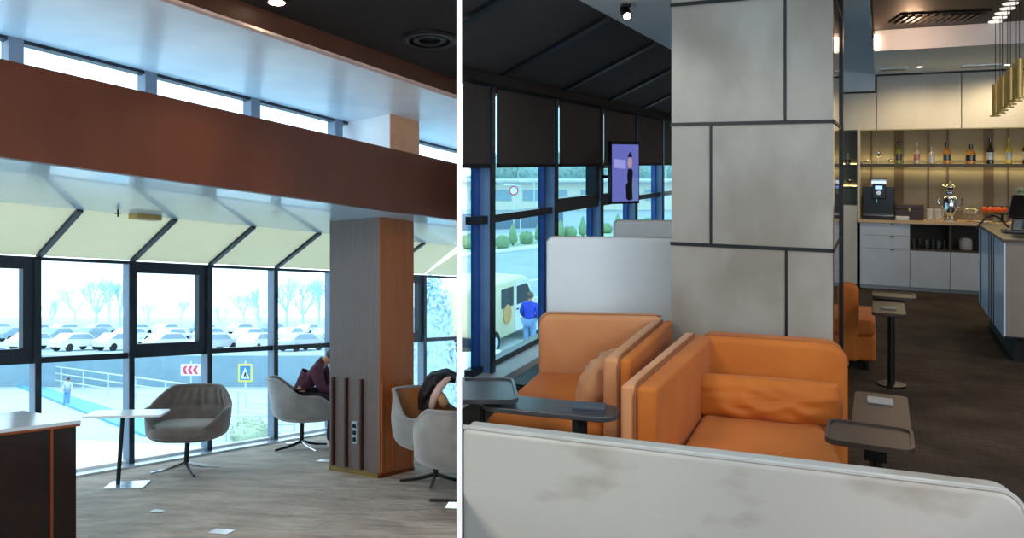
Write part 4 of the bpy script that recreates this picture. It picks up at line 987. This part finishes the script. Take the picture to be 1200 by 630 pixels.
# people -----------------------------------------------------------
def skin(name, verts, edges, m, parent, rootv=0, sub=2):
    names = list(verts); me = bpy.data.meshes.new(name)
    me.from_pydata([verts[n][0] for n in names], [(names.index(a), names.index(b)) for a, b in edges], [])
    me.materials.append(m)
    o = bpy.data.objects.new(name, me); C.objects.link(o); o.parent = parent
    md = o.modifiers.new('skin', 'SKIN'); md.use_smooth_shade = True; md.branch_smoothing = .6
    for i, n in enumerate(names):
        r = verts[n][1]; r = r if isinstance(r, tuple) else (r, r)
        me.skin_vertices[0].data[i].radius = r; me.skin_vertices[0].data[i].use_root = (i == rootv)
    s_ = o.modifiers.new('sub', 'SUBSURF'); s_.levels = sub; s_.render_levels = sub
    return o
def chain(*n): return list(zip(n, n[1:]))
def hand(V, E, base, wrist, d, up, sd, tag_):
    """palm and five unequal, slightly bent fingers from a wrist; d fingers' way, up back of the hand, sd thumb side"""
    d, up, sd = Vector(d).normalized(), Vector(up).normalized(), Vector(sd).normalized(); w_ = Vector(wrist)
    V[tag_+'palm'] = (w_+d*.05, (.034,.016)); E.append((base, tag_+'palm'))
    for i, (o_, ln) in enumerate(((.026,.068),(.009,.078),(-.009,.072),(-.026,.056))):
        k = w_+d*.088+sd*o_; a = k+d*ln*.5-up*.006; b = k+d*ln*.9-up*.026
        V[tag_+'k%d' % i] = (k, .0095); V[tag_+'m%d' % i] = (a, .0085); V[tag_+'t%d' % i] = (b, .0075)
        E += [(tag_+'palm', tag_+'k%d' % i), (tag_+'k%d' % i, tag_+'m%d' % i), (tag_+'m%d' % i, tag_+'t%d' % i)]
    V[tag_+'th1'] = (w_+d*.045+sd*.042, .0105); V[tag_+'th2'] = (w_+d*.085+sd*.055-up*.012, .009)
    E += [(tag_+'palm', tag_+'th1'), (tag_+'th1', tag_+'th2')]
def face(root, c, fw, up, sc=1.0):
    """ears, nose, eyes and mouth on a head at c looking along fw"""
    fw, up = Vector(fw).normalized(), Vector(up).normalized(); sd = fw.cross(up)
    mb = MB(); c = Vector(c)
    mb.tube([c+fw*.088*sc+up*.012, c+fw*.108*sc-up*.022, c+fw*.088*sc-up*.032], [.008,.014,.008], 8)
    for s in (-1,1): mb.ball(c+sd*s*.078*sc-fw*.005, .026, 2, 0, 0, (.35,.8,1.0))
    mb.build('nose_and_ears', M['skin'], root, ang=180)
    for s in (-1,1): MB().ball(c+fw*.083*sc+sd*s*.031+up*.016, .010, 2).build('eye', M['screen_blk'], root, ang=180)
    MB().tube([c+fw*.090*sc+sd*.022-up*.055, c+fw*.097*sc-up*.056, c+fw*.090*sc-sd*.022-up*.055], .006, 6).build('mouth', mat('lips','9c5a4e',.6), root)

# seated person bent over a phone (local: faces +x, sits at z .47)
ps = thing('person', 'person in a plum sweater and dark trousers bent forward in the grey chair', 'person', ramp(-1.79,9.20), R(-2), None, TILT)
V = {'pelvis':((-.06,0,.56),(.15,.11)), 'waist':((0,0,.70),(.13,.10)), 'chest':((.11,0,.87),(.16,.12)), 'neckb':((.235,0,.97),(.06,.06)), 'neck':((.285,0,1.00),.055),
     'head':((.375,0,1.00),(.082,.095)), 'chin':((.42,0,.955),.055)}
E = chain('pelvis','waist','chest','neckb','neck','head','chin')
for s, n in ((-1,'r'),(1,'l')):
    V.update({n+'sh':((.17,s*.17,.90),.065), n+'el':((.26,s*.23,.68),.045), n+'wr':((.45,s*.09,.66),.03),
              n+'hip':((-.02,s*.10,.54),.085), n+'kn':((.40,s*.12,.52),.062), n+'an':((.36,s*.12,.09),.042), n+'toe':((.52,s*.13,.035),.036)})
    E += chain('chest', n+'sh', n+'el', n+'wr') + chain('pelvis', n+'hip', n+'kn', n+'an', n+'toe')
    hand(V, E, n+'wr', V[n+'wr'][0], (.8,-s*.35,-.1), (0,0,1), (0,-s,0), n)
skin('body', V, E, M['skin'], ps)
Cv = {k: (v[0], tuple(x*1.14+.012 for x in (v[1] if isinstance(v[1], tuple) else (v[1],v[1])))) for k, v in V.items()}
def sub(names, edges): return {n: Cv[n] for n in names}, edges
sw = ['waist','pelvis','chest','neckb','rsh','rel','rwr','lsh','lel','lwr']
skin('sweater', {n: Cv[n] for n in sw}, chain('pelvis','waist','chest','neckb')+chain('chest','rsh','rel','rwr')+chain('chest','lsh','lel','lwr'), M['purple'], ps)
tr = ['pelvis','rhip','rkn','ran','lhip','lkn','lan']
skin('trousers', {n: Cv[n] for n in tr}, chain('pelvis','rhip','rkn','ran')+chain('pelvis','lhip','lkn','lan'), M['dark_cloth'], ps)
for s in (-1, 1): MB().ball((.45,s*.125,.045), .06, 2, 0, 0, (1.9,.8,.75)).build('shoe', M['blackmatt'], ps, ang=180)
mb = MB(); mb.ball((.352,0,1.045), .098, 3, .10, 2, (1.0,.92,.86)); mb.build('hair', M['hair_dark'], ps, ang=180)
face(ps, (.395,0,.985), (.85,0,-.5), (.5,0,.85))
ph = thing('phone', 'white phone held in the hands of the person in plum', 'phone', ps.matrix_basis @ Vector((.585,-.0,.675)), 0, None, TILT)
MB().box(-.075,.075,-.036,.036,0,.009).build('case', M['table_white'], ph, bevel=.003); MB().box(-.068,.068,-.032,.032,.009,.0095).build('display', M['coffee'], ph)
# dark jacket with pale lining dropped over the tan chair's arm
jk = thing('jacket', 'black jacket with a pale turned-out sleeve draped over the tan-lined chair', 'jacket', ramp(-.185,7.62,.85), 0, None, TILT)
def drape(u, v):
    # bundle of cloth: a bent sausage with deep folds
    P_ = [Vector((-.15,.02,-.20)), Vector((-.125,.02,-.06)), Vector((-.06,.02,.06)), Vector((.05,.02,.10)), Vector((.155,.02,.085))]
    k = u*3.999; i = int(k); c = P_[i].lerp(P_[i+1], k-i); a = v*2*PI
    r_ = (.045+.050*math.sin(PI*min(1, .15+u*.8)))*(1+.30*noise.noise(Vector((math.cos(a)*1.6, math.sin(a)*1.6, u*5)))) + .008*math.sin(a*5+u*9)
    d = (P_[i+1]-P_[i]).normalized(); n_ = Vector((-d.z, 0, d.x))
    return c + n_*math.cos(a)*r_*.8 + Vector((0,1,0))*math.sin(a)*r_*1.5
MB().grid(drape, 30, 36).build('cloth', M['jacket_black'], jk, ang=180)
MB().tube([(-.07,-.13,-.17),(-.045,-.14,-.07),(.01,-.14,.02),(.075,-.12,.085),(.10,-.08,.10)], [.030,.036,.036,.028,.012], 14).build('sleeve', M['lining'], jk, ang=180)
MB().tube([(.0,-.11,-.02),(.02,-.12,-.07),(.045,-.12,-.12),(.035,-.12,-.16)], [.02,.045,.05,.02], 12).build('pouch', mat('beige_pouch','b98f6a',.8), jk, ang=180)

# ================================================================== OUTDOORS
OD = 6.0
def og(x, Y, up=0): return Vector(((x-538)/F*Y, Y, EYE - OD - K*Y + up))      # street below the ramp lounge
mt_road = mat('wet_pale_asphalt', (0.50,0.58,0.62), .8, col2=(0.44,0.53,0.58), scale=.4)
mb = MB(); P = [(-260,4),(-.02,4),(-.02,420),(-260,420)]
mb.ext([(x,y,EYE-OD-K*y) for x,y in P], (0,0,-.2)); struct(mb.build('ground_street', mt_road))
def oground(mb, pts, up, th_=.06):
    return mb.ext([og(x,Y,up) for x,Y in pts], (0,0,th_))
mb = MB(); oground(mb, [(20,60),(170,37),(190,40),(20,66)], .0, .12); struct(mb.build('path_blue', mat('blue_wet_path',(.12,.42,.60),.6,col2=(.10,.38,.56))))
mb = MB(); oground(mb, [(-60,30),(330,26),(330,33),(60,36)], .0, .10); struct(mb.build('path_pale', mat('pale_paving',(.74,.78,.80),.7)))
# retaining wall and the car park behind it
mb = MB(); mb.hexa([og(-160,60,0),og(560-23,60,0),og(537,61,0),og(-160,61,0),og(-160,60,2.3),og(537,60,2.3),og(537,61,2.3),og(-160,61,2.3)]); struct(mb.build('wall_retaining', mat('grey_blue_concrete',(.24,.38,.46),.8,col2=(.21,.35,.43),scale=1)))
mb = MB(); mb.ext([og(-200,61,2.2),og(537,61,2.2),og(537,190,2.2),og(-200,190,2.2)], (0,0,.05)); struct(mb.build('ground_carpark', mat('carpark',(.42,.56,.64),.8,col2=(.36,.50,.58),scale=.3)))
# fences (rails) along the ramp road
def fence(label, pts, h, n, m):
    r = thing('railing', label, 'railing', pts[0], 0, 'street railings')
    T = Matrix.Translation(-pts[0])
    for j in range(3):
        mb = MB(); mb.tube([p+Vector((0,0,h*(j+1)/3)) for p in pts], .05, 6); mb.xf(T).build('rail', m, r)
    for i in range(n):
        p = pts[0].lerp(pts[-1], i/(n-1)); mb = MB(); mb.tube([p, p+Vector((0,0,h))], .06, 6); mb.xf(T).build('post', m, r)
mrail = mat('pale_rail',(.55,.66,.72),.5,col2=(.50,.62,.68))
fence('pale metal railing descending behind the small white table', [og(48,62),og(330,40)], 1.5, 9, mrail)
fence('pale metal railing at the bottom of the window by the crossing sign', [og(225,36),og(345,36)], 1.1, 7, mrail)
# cars: one per colour, then copies
def car(label, m, body=None):
    r = thing('car', label, 'car', (0,0,0), 0, 'cars parked beyond the glazing')
    prof = [(-2.1,.35),(2.1,.35),(2.15,.75),(1.2,.92),(.55,1.42),(-1.1,1.45),(-1.75,.98),(-2.15,.85)]
    mb = MB(); mb.ext([(x,-.85,z) for x,z in prof], (0,1.7,0)); mb.build('body', m, r, bevel=.06)
    mb = MB(); mb.ext([(x,-.87,z) for x,z in ((1.05,.95),(.5,1.36),(-1.05,1.38),(-1.6,.98))], (0,1.74,0)); mb.build('side_window', mat('car_glass',(.30,.42,.50),.3), r)
    for x in (-1.3,1.3):
        for y in (-.78,.78):
            mb = MB(); mb.tube([(x,y-.1,.32),(x,y+.1,.32)], .32, 14); mb.build('wheel', M['blackmatt'], r)
    return r
carm = [mat('car_white',(.80,.84,.86),.4), mat('car_blue_grey',(.28,.40,.48),.4), mat('car_silver',(.55,.62,.66),.4)]
where = ['over the counter','over the small table','behind the bare trees view','by the first mullion','behind the casement window','above the taupe chair','above the chevron sign','by the crossing sign','behind the grey chair','past the retaining wall','far across the car park','at the row end']
base = [car(a+' car parked first in its row beyond the glazing', m) for a, m in (('white',carm[0]),('blue-grey',carm[1]),('silver',carm[2]))]
spots = []
for row, (Y, x0, x1, st) in enumerate(((68,40,535,52),(84,20,535,46),(106,0,535,40))):
    x = x0
    while x < x1:
        spots.append((x + random.uniform(-4,4), Y + random.uniform(-2,2), row)); x += st
cols = ['white','blue-grey','silver']; seen_ = {}
for i, (x, Y, row) in enumerate(spots):
    if x > 528: x = 524
    k = random.choice((0,0,0,1,2)); p = og(x, Y, 2.25)
    rz = R(random.uniform(55,75))
    nbay = 'counter-end bay' if x < 45 else 'bay with the bare trees' if x < 150 else 'casement bay' if x < 244 else 'crossing-sign bay' if x < 320 else 'plum-sweater bay' if x < 384 else 'bay hidden by the pillar' if x < 484 else 'bay past the pillar'
    key = (k, row, nbay); seen_[key] = seen_.get(key, 0)+1
    lab = '%s %s car in the %s, %s parked row' % (['','second','third','fourth','fifth','sixth'][seen_[key]-1], cols[k], nbay, ('front','middle','rear')[row])
    lab = lab.strip()
    if base[k].get('used') is None:
        base[k]['used'] = 1; o = base[k]; o['label'] = lab; o.matrix_basis = Matrix.Translation(p) @ Matrix.Rotation(-TILT,4,'X') @ Matrix.Rotation(rz,4,'Z')
    else:
        clone(base[k], p, rz, lab, TILT)
# pale bare trees, distance haze put into their twig colours
haze_twigs = [mat('hazed_twigs',(.62,.80,.88),.9,col2=(.66,.83,.90)), mat('hazed_twigs_deep',(.46,.70,.82),.9,col2=(.50,.73,.84))]
def bare_tree(label, p, h, spread, m, seed, poplar=False):
    rnd = random.Random(seed); r = thing('bare_tree', label, 'tree', p, 0, 'bare trees past the car park')
    MB().tube([(0,0,0),(0,0,h*.35)], [h*.03,h*.02], 6).build('trunk', m, r)
    mb = MB()
    def br(a, d, ln, rad, lv):
        b = a + d*ln; mb.tube([a, b], [rad, rad*.6], 4, False)
        if lv == 0: return
        for _ in range(3 if lv > 1 else 4):
            nd = (d + Vector((rnd.uniform(-1,1),rnd.uniform(-1,1),rnd.uniform(-.1,.7)))*spread).normalized()
            br(a.lerp(b, rnd.uniform(.5,1)), nd, ln*rnd.uniform(.6,.8), rad*.55, lv-1)
    for _ in range(6): br(Vector((0,0,h*.30)), Vector((rnd.uniform(-1,1)*spread,rnd.uniform(-1,1)*spread,1)).normalized(), h*.30, h*.018, 4)
    mb.build('crown', m, r)
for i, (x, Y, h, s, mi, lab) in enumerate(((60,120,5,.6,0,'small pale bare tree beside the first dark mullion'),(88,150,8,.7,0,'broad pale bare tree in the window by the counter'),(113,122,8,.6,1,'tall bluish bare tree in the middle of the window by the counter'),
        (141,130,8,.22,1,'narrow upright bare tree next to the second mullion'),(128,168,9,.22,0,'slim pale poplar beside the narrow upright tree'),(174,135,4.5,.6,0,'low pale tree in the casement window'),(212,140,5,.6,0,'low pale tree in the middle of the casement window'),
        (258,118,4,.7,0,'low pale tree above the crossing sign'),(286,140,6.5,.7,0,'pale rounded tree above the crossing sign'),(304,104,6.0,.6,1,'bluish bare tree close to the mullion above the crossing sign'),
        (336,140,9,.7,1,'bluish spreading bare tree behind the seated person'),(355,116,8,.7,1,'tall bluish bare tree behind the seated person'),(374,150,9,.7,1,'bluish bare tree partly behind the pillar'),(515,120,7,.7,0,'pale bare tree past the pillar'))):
    bare_tree(lab, og(x,Y,2.2), h, s, haze_twigs[mi], i)
# road signs
def sign(name, label, p, wd_, ht, m, bits):
    r = thing(name, label, 'road sign', p)
    MB().tube([(0,.05,0),(0,.05,1.9+ht)], .05, 8).build('post', mrail, r)
    MB().prism(rrect(-wd_/2,wd_/2,1.75,1.75+ht,.06), 0, .04).xf(Matrix.Rotation(R(90),4,'X')).build('plate', m, r)
    for nm, pts, mm, dy in bits:
        mb = MB(); mb.ext([(x,-.045-dy,1.75+z) for x,z in pts], (0,-.006,0)); mb.build(nm, mm, r)
    return r
red = mat('sign_red',(.75,.06,.16),.5); yel = mat('sign_yellow',(.80,.70,.08),.5); blu = mat('sign_blue',(.05,.25,.62),.5); wht = mat('sign_white',(.85,.86,.88),.5)
bits = []
for i in range(3):
    x = -.42+i*.33
    bits.append(('red_chevron', [(x+.06,.10),(x+.24,.10),(x+.10,.36),(x+.24,.62),(x+.06,.62),(x-.10,.36)], red, 0))
sign('chevron_sign', 'white road sign with three red chevrons pointing away from the crossing sign', og(223.5,50.5,-.10), 1.22, .72, wht, bits)
sign('crossing_sign', 'yellow-framed blue pedestrian crossing road sign with white triangle', og(287.5,48,-.25), .84, 1.06, yel,
     [('blue_field', [(-.31,.11),(.31,.11),(.31,.95),(-.31,.95)], blu, 0), ('white_triangle', [(-.25,.20),(.25,.20),(0,.86)], wht, .008),
      ('walking_figure', [(-.10,.26),(-.04,.26),(0,.40),(.06,.26),(.12,.26),(.05,.48),(.10,.54),(.03,.60),(-.05,.52)], M['coffee'], .016)])
sign('low_blue_sign', 'white sign with a blue triangle seen below the grey chair', og(342,33.5,-1.62), .85, .62, wht, [('blue_triangle', [(-.22,.10),(.22,.10),(0,.48)], blu, 0)])
sign('round_blue_sign', 'round blue road sign at the edge by the counter', og(-3,45,1.0), .9, .9, blu, [('white_arrow', [(-.06,.15),(.06,.15),(.06,.55),(.20,.55),(0,.78),(-.20,.55),(-.06,.55)], wht, 0)])
def leafball(label, name, p, r_, m, sc=(1,1,1), n=500, seed=0, group=None, cat='shrub', trunk=0.0):
    rnd = random.Random(seed); t = thing(name, label, cat, p, 0, group)
    mb = MB(); mb.ball((0,0,r_*sc[2]*.95+trunk), r_*.93, 3, .12, seed, sc)
    for _ in range(n):
        z = rnd.uniform(-1,1); a = rnd.uniform(0,6.283); q = math.sqrt(1-z*z); nrm = Vector((q*math.cos(a), q*math.sin(a), z))
        c = Vector((nrm.x*sc[0], nrm.y*sc[1], nrm.z*sc[2]))*r_*rnd.uniform(.9,1.04) + Vector((0,0,r_*sc[2]*.95+trunk))
        e = Vector((rnd.uniform(-1,1),rnd.uniform(-1,1),rnd.uniform(-1,1))).normalized()*r_*.10; f = nrm.cross(e).normalized()*r_*.05
        mb._f([mb.bm.verts.new(c-e), mb.bm.verts.new(c+f), mb.bm.verts.new(c+e), mb.bm.verts.new(c-f)])
    mb.build('foliage', m, t, ang=180, recalc=False)
    MB().tube([(0,0,-.02),(0,0,r_*.3+trunk)], max(.03, r_*.08), 6).build('stem', M['wood_dark'], t)
    return t
leafball('round pale green bush behind the crossing sign', 'bush', og(293,34.6), .80, mat('pale_bush',(.42,.56,.40),.9,col2=(.48,.60,.46)), (1.05,.9,.72), 700, 3)

leafball('tall haze-coloured pale conifer past the pillar, close to the dividing wall', 'conifer', og(505.5,20.6), 1.0, haze_twigs[1], (.68,.6,3.3), 2600, 9, None, 'tree', .3)  # foliage colour carries the same painted haze
# street person far below the window by the counter
def standing(name, label, p, rz, top, legs, hair, h=1.7, tilt=0, lean=0.0):
    r = thing('person', label, 'person', p, rz, None, tilt); k = h/1.7
    V = {'pelvis':((0,0,.92*k),(.15,.11)), 'waist':((0,.0,1.08*k),(.14,.10)), 'chest':((0,-.02-lean*.3,1.30*k),(.17,.12)), 'neckb':((0,-.03-lean*.6,1.43*k),.06), 'head':((0,-.06-lean,1.57*k),(.085,.10)), 'crown':((0,-.05-lean,1.64*k),.07)}
    E = chain('pelvis','waist','chest','neckb','head','crown')
    for s, n in ((-1,'r'),(1,'l')):
        V.update({n+'sh':((s*.19,-.02-lean*.3,1.37*k),.06), n+'el':((s*.25,-.03,1.10*k),.045), n+'wr':((s*.20,-.20,.98*k),.032),
                  n+'hip':((s*.09,0,.88*k),.085), n+'kn':((s*.10,-.02,.48*k),.06), n+'an':((s*.10,.02,.09*k),.045), n+'toe':((s*.11,-.13,.04*k),.038)})
        E += chain('chest',n+'sh',n+'el',n+'wr')+chain('pelvis',n+'hip',n+'kn',n+'an',n+'toe')
        hand(V, E, n+'wr', V[n+'wr'][0], (0,-.6,-.6), (0,-.7,.7), (-s,0,0), n)
    skin('body', V, E, M['skin'], r)
    W = {q: (v[0], tuple(x*1.15+.02 for x in (v[1] if isinstance(v[1], tuple) else (v[1],v[1])))) for q, v in V.items()}
    tn = ['pelvis','waist','chest','neckb','rsh','rel','rwr','lsh','lel','lwr']
    skin('jacket', {q: W[q] for q in tn}, chain('pelvis','waist','chest','neckb')+chain('chest','rsh','rel','rwr')+chain('chest','lsh','lel','lwr'), top, r)
    ln = ['pelvis','rhip','rkn','ran','lhip','lkn','lan']
    skin('trousers', {q: W[q] for q in ln}, chain('pelvis','rhip','rkn','ran')+chain('pelvis','lhip','lkn','lan'), legs, r)
    for s in (-1,1): MB().ball((s*.105,-.05,.05), .06, 2, 0, 0, (.85,2.0,.8)).build('shoe', M['blackmatt'], r, ang=180)
    MB().ball((0,-.035-lean,1.60*k), .105, 3, .12, 5, (.92,1.0,1.0)).build('hair', hair, r, ang=180)
    face(r, (0,-.065-lean,1.565*k), (0,-1,0), (0,0,1))
    return r
standing('walker', 'blurred figure in pale jacket and blue trousers walking on the street', og(77.5,49), R(20), mat('pale_jacket',(.50,.58,.62),.9), mat('blue_trousers',(.15,.35,.62),.9), M['hair_dark'], 1.62, TILT)

# ---- street beyond the blue-tinted glazing
GZ = -3.75
def sg_(x, Y, z=GZ): return Vector(((x-538)/F*Y, Y, z))
mb = MB(); mb.ext([(.02,12.0,GZ),(140,12.0,GZ),(140,320,GZ),(.02,320,GZ),(.02,27.2,GZ),(-.95,27.2,GZ),(-.95,21.6,GZ),(.02,21.6,GZ)], (0,0,-.2)); struct(mb.build('ground_road', mat('road_grey',(.36,.42,.46),.85,col2=(.30,.37,.42),scale=.5)))
def strip(name, pts, m, up=.01, th_=.12):
    mb = MB(); mb.ext([sg_(x,Y,GZ+up) for x,Y in pts], (0,0,th_)); struct(mb.build(name, m))
mk = mat('kerb_pale',(.70,.74,.74),.8)
strip('kerb_near', [(541,46),(720,56),(790,62),(790,63.5),(720,57.5),(541,47.2)], mk)
strip('lawn_bed', [(541,47.2),(720,57.5),(790,63.5),(790,70),(541,58)], mat('winter_lawn',(.42,.52,.40),.9,col2=(.36,.46,.36),scale=.6), 0, .08)
strip('path_lane', [(541,34),(700,40),(790,46),(790,46.5),(700,40.4),(541,34.3)], mk, .0, .02)
strip('path_near', [(541,21),(700,20),(700,23.4),(541,25.4)], mat('pavement',(.55,.58,.62),.85,col2=(.50,.53,.58),scale=1), 0, .05)
mb = MB(); a, b = sg_(541,64), sg_(660,68); mb.hexa([a, b, b+Vector((0,.3,0)), a+Vector((0,.3,0)), a+Vector((0,0,1.3)), b+Vector((0,0,1.3)), b+Vector((0,.3,1.3)), a+Vector((0,.3,1.3))]); struct(mb.build('wall_garden', mat('slate_fence',(.16,.22,.30),.8)))
mb = MB(); mb.hexa([sg_(541,92),sg_(800,92),sg_(800,100),sg_(541,100),sg_(541,92,-.6),sg_(800,92,-.6),sg_(800,100,-.6),sg_(541,100,-.6)])
bd = thing('building', 'long low cream building across the street beyond the tinted glass', 'building', sg_(670,92))
mb.xf(loc_of(bd)).build('wall', mat('cream_render',(.78,.72,.62),.8,col2=(.74,.68,.58),scale=.2), bd)
for i, x in enumerate((560,590,622,655,690,725,765)):
    p = sg_(x,91.95,-2.6); mb = MB(); mb.box(p.x-.9,p.x+.9,p.y-.05,p.y+.05,-2.7,-1.5); mb.xf(loc_of(bd)).build('window', mat('far_window',(.30,.42,.50),.4), bd)
mb = MB(); mb.hexa([sg_(541,91,-.6),sg_(800,91,-.6),sg_(800,101,-.6),sg_(541,101,-.6),sg_(541,91,-.4),sg_(800,91,-.4),sg_(800,101,-.4),sg_(541,101,-.4)]); mb.xf(loc_of(bd)).build('roof', mat('far_roof',(.50,.55,.58),.8), bd)
hz = mat('grey_green_foliage',(.30,.44,.42),.9,col2=(.36,.50,.47),scale=1.5)
for i, x in enumerate((548,572,598,626,655,688,722,760,795)):
    p = sg_(x, (118,130,143)[i%3], GZ)
    rr = 2.6 + .35*((i*7)%3)
    leafball(('first','second','third','fourth','fifth','sixth','seventh','eighth','ninth')[i]+' grey-green tree from the dividing wall, behind the cream building', 'leafy_tree', p+Vector((.6 if i == 0 else 0,0,0)), rr if i else 1.2, hz, (1.0 if i else .9,1,1.0), 500, i, 'trees behind the cream building', 'tree', 1.2)
gr = mat('clipped_box',(.20,.32,.17),.9,col2=(.26,.38,.22),scale=12)
def cone(label, p, h, r_, seed):
    rnd = random.Random(seed); t = thing('cypress', label, 'shrub', p, 0, 'clipped cone shrubs')
    mb = MB(); mb.lathe([(r_*.5,.12*h),(r_*.95,.22*h),(r_,.35*h),(r_*.8,.6*h),(r_*.45,.85*h),(.02,h)], n=16)
    for _ in range(300):
        z = rnd.uniform(.15,1); a = rnd.uniform(0,6.28); rad = r_*(1.02 if z < .4 else (1.02-(z-.4)*1.55)); c = Vector((rad*math.cos(a), rad*math.sin(a), z*h))
        e = Vector((rnd.uniform(-1,1),rnd.uniform(-1,1),1)).normalized()*.07; f = Vector((-math.sin(a),math.cos(a),0))*.03
        mb._f([mb.bm.verts.new(c-e), mb.bm.verts.new(c+f), mb.bm.verts.new(c+e), mb.bm.verts.new(c-f)])
    mb.build('foliage', gr, t, ang=180, recalc=False); MB().tube([(0,0,0),(0,0,.2*h)], .05, 6).build('stem', M['wood_dark'], t)
B_ = 'clipped ball shrubs'
for i, (x, Y, r_, lab) in enumerate(((550.5,50,.55,'clipped ball shrub beside the dividing wall, in the narrow pane'),(589,50,.50,'clipped ball shrub at the left mullion of the street pane'),(617,53,.50,'clipped ball shrub on the far side of the cone shrub in the street pane'),(668,57,.50,'clipped ball shrub in the lower casement pane'),(711,61,.45,'clipped ball shrub just above the second white bench'),(759,66,.5,'clipped ball shrub past the wall screen'))):
    leafball(lab.replace('at the left mullion','at the mullion'), 'ball_shrub', sg_(x,Y), r_, gr, (1,1,.95), 400, 20+i, B_)
for i, (x, Y, h, lab) in enumerate(((601,52,1.5,'clipped cone shrub between two ball shrubs in the street pane'),(632,54,1.5,'clipped cone shrub half behind the second mullion'),(657,56.5,1.4,'clipped cone shrub in the lower casement pane by its mullion'),(683,58,1.5,'clipped cone shrub at the far edge of the lower casement pane'),(724,63,1.4,'clipped cone shrub right under the wall screen'))):
    cone(lab, sg_(x,Y), h, .30, i)
for i, (x, Y, h, lab) in enumerate(((610,62,3.6,'slim lamp post beyond the cone shrub in the street pane'),(626,70,3.7,'farther slim lamp post near the second mullion'))):
    r = thing('lamp_post', lab, 'street lamp', sg_(x,Y), 0, 'street lamps'); MB().tube([(0,0,0),(0,0,h)], .05, 8).build('pole', mrail, r); MB().tube([(0,0,h-.05),(-.9,0,h+.1)], .04, 6).build('arm', mrail, r); MB().box(-1.3,-.8,-.1,.1,h+.05,h+.17).build('lantern', wht, r)
r = thing('street_sign', 'round white street sign with red rim far across the street', 'road sign', sg_(602,60)); MB().tube([(0,0,0),(0,0,3.1)], .04, 8).build('post', mrail, r)
MB().lathe([(.001,0),(.35,0),(.35,.03),(.001,.03)]).xf(Matrix.Translation((0,-.05,3.3))@Matrix.Rotation(R(90),4,'X')).build('rim', red, r); MB().lathe([(.001,0),(.25,0),(.25,.03),(.001,.03)]).xf(Matrix.Translation((0,-.06,3.3))@Matrix.Rotation(R(90),4,'X')).build('disc', wht, r)
# van and the person at its door
VH = R(62)
van = thing('van', 'cream and white van parked in the street below the tinted glass', 'van', (.90, 24.4, GZ), VH)
cream = mat('van_cream',(.70,.62,.42),.45,col2=(.66,.58,.39)); vw = mat('van_white',(.72,.74,.78),.4)
prof = [(-2.3,.35),(2.25,.35),(2.35,.62),(2.28,1.0),(1.55,1.25),(.95,1.88),(.7,1.98),(-2.2,1.98),(-2.3,1.85)]
mb = MB(); mb.ext([(x,-.85,z) for x,z in prof], (0,1.7,0)); mb.build('body', cream, van, bevel=.08, seg=3)
mb = MB(); mb.ext([(x,-.862,z) for x,z in ((.0,.40),(1.25,.40),(1.5,1.22),(.92,1.86),(.0,1.86))], (0,.02,0)); mb.build('front_door', vw, van)
mb = MB(); mb.ext([(x,-.875,z) for x,z in ((.12,1.18),(1.32,1.18),(.86,1.72),(.12,1.72))], (0,.02,0)); mb.build('door_window', M['coffee'], van)
mb = MB(); mb.ext([(x,-.865,z) for x,z in ((-.95,1.2),(-.12,1.2),(-.12,1.75),(-.95,1.75))], (0,.02,0)); mb.build('side_window', M['coffee'], van)
mb = MB(); mb.ext([(1.52,-.75,1.28),(1.52,.75,1.28),(1.0,.70,1.84),(1.0,-.70,1.84)], (.05,0,.04)); mb.build('windscreen', M['coffee'], van)
for x in (-1.45,1.55):
    for y in (-.80,.80):
        mb = MB(); mb.tube([(x,y-.1,.33),(x,y+.1,.33)], .33, 18); wv = mb.build('wheel', M['blackmatt'], van)
        mb = MB(); mb.tube([(x,y-.115,.33),(x,y+.115,.33)], .17, 14); mb.build('hubcap', mrail, wv)
MB().box(2.28,2.40,-.8,.8,.35,.60).build('bumper', M['frame'], van, bevel=.03)
MB().box(-2.40,-2.28,-.8,.8,.35,.60).build('bumper', M['frame'], van, bevel=.03)
for s in (-1,1): MB().box(2.24,2.34,s*.62-.14,s*.62+.14,.72,.92).build('headlamp', M['chrome'], van, bevel=.02)
MB().box(.10,.24,-.885,-.86,1.02,1.06).build('door_handle', M['black'], van)
mb = MB(); mb.tube([(-.55,-.875,1.0),(-.55,-.852,1.0)], .28, 20); mb.build('orange_emblem', mat('van_emblem',(.72,.36,.10),.5), van)
standing('bystander', 'person in a blue jacket and light jeans standing at the van door', sg_(620.5,23.0), R(158), M['blue_coat'], M['jeans'], M['hair_grey'], 1.72, 0, .05)
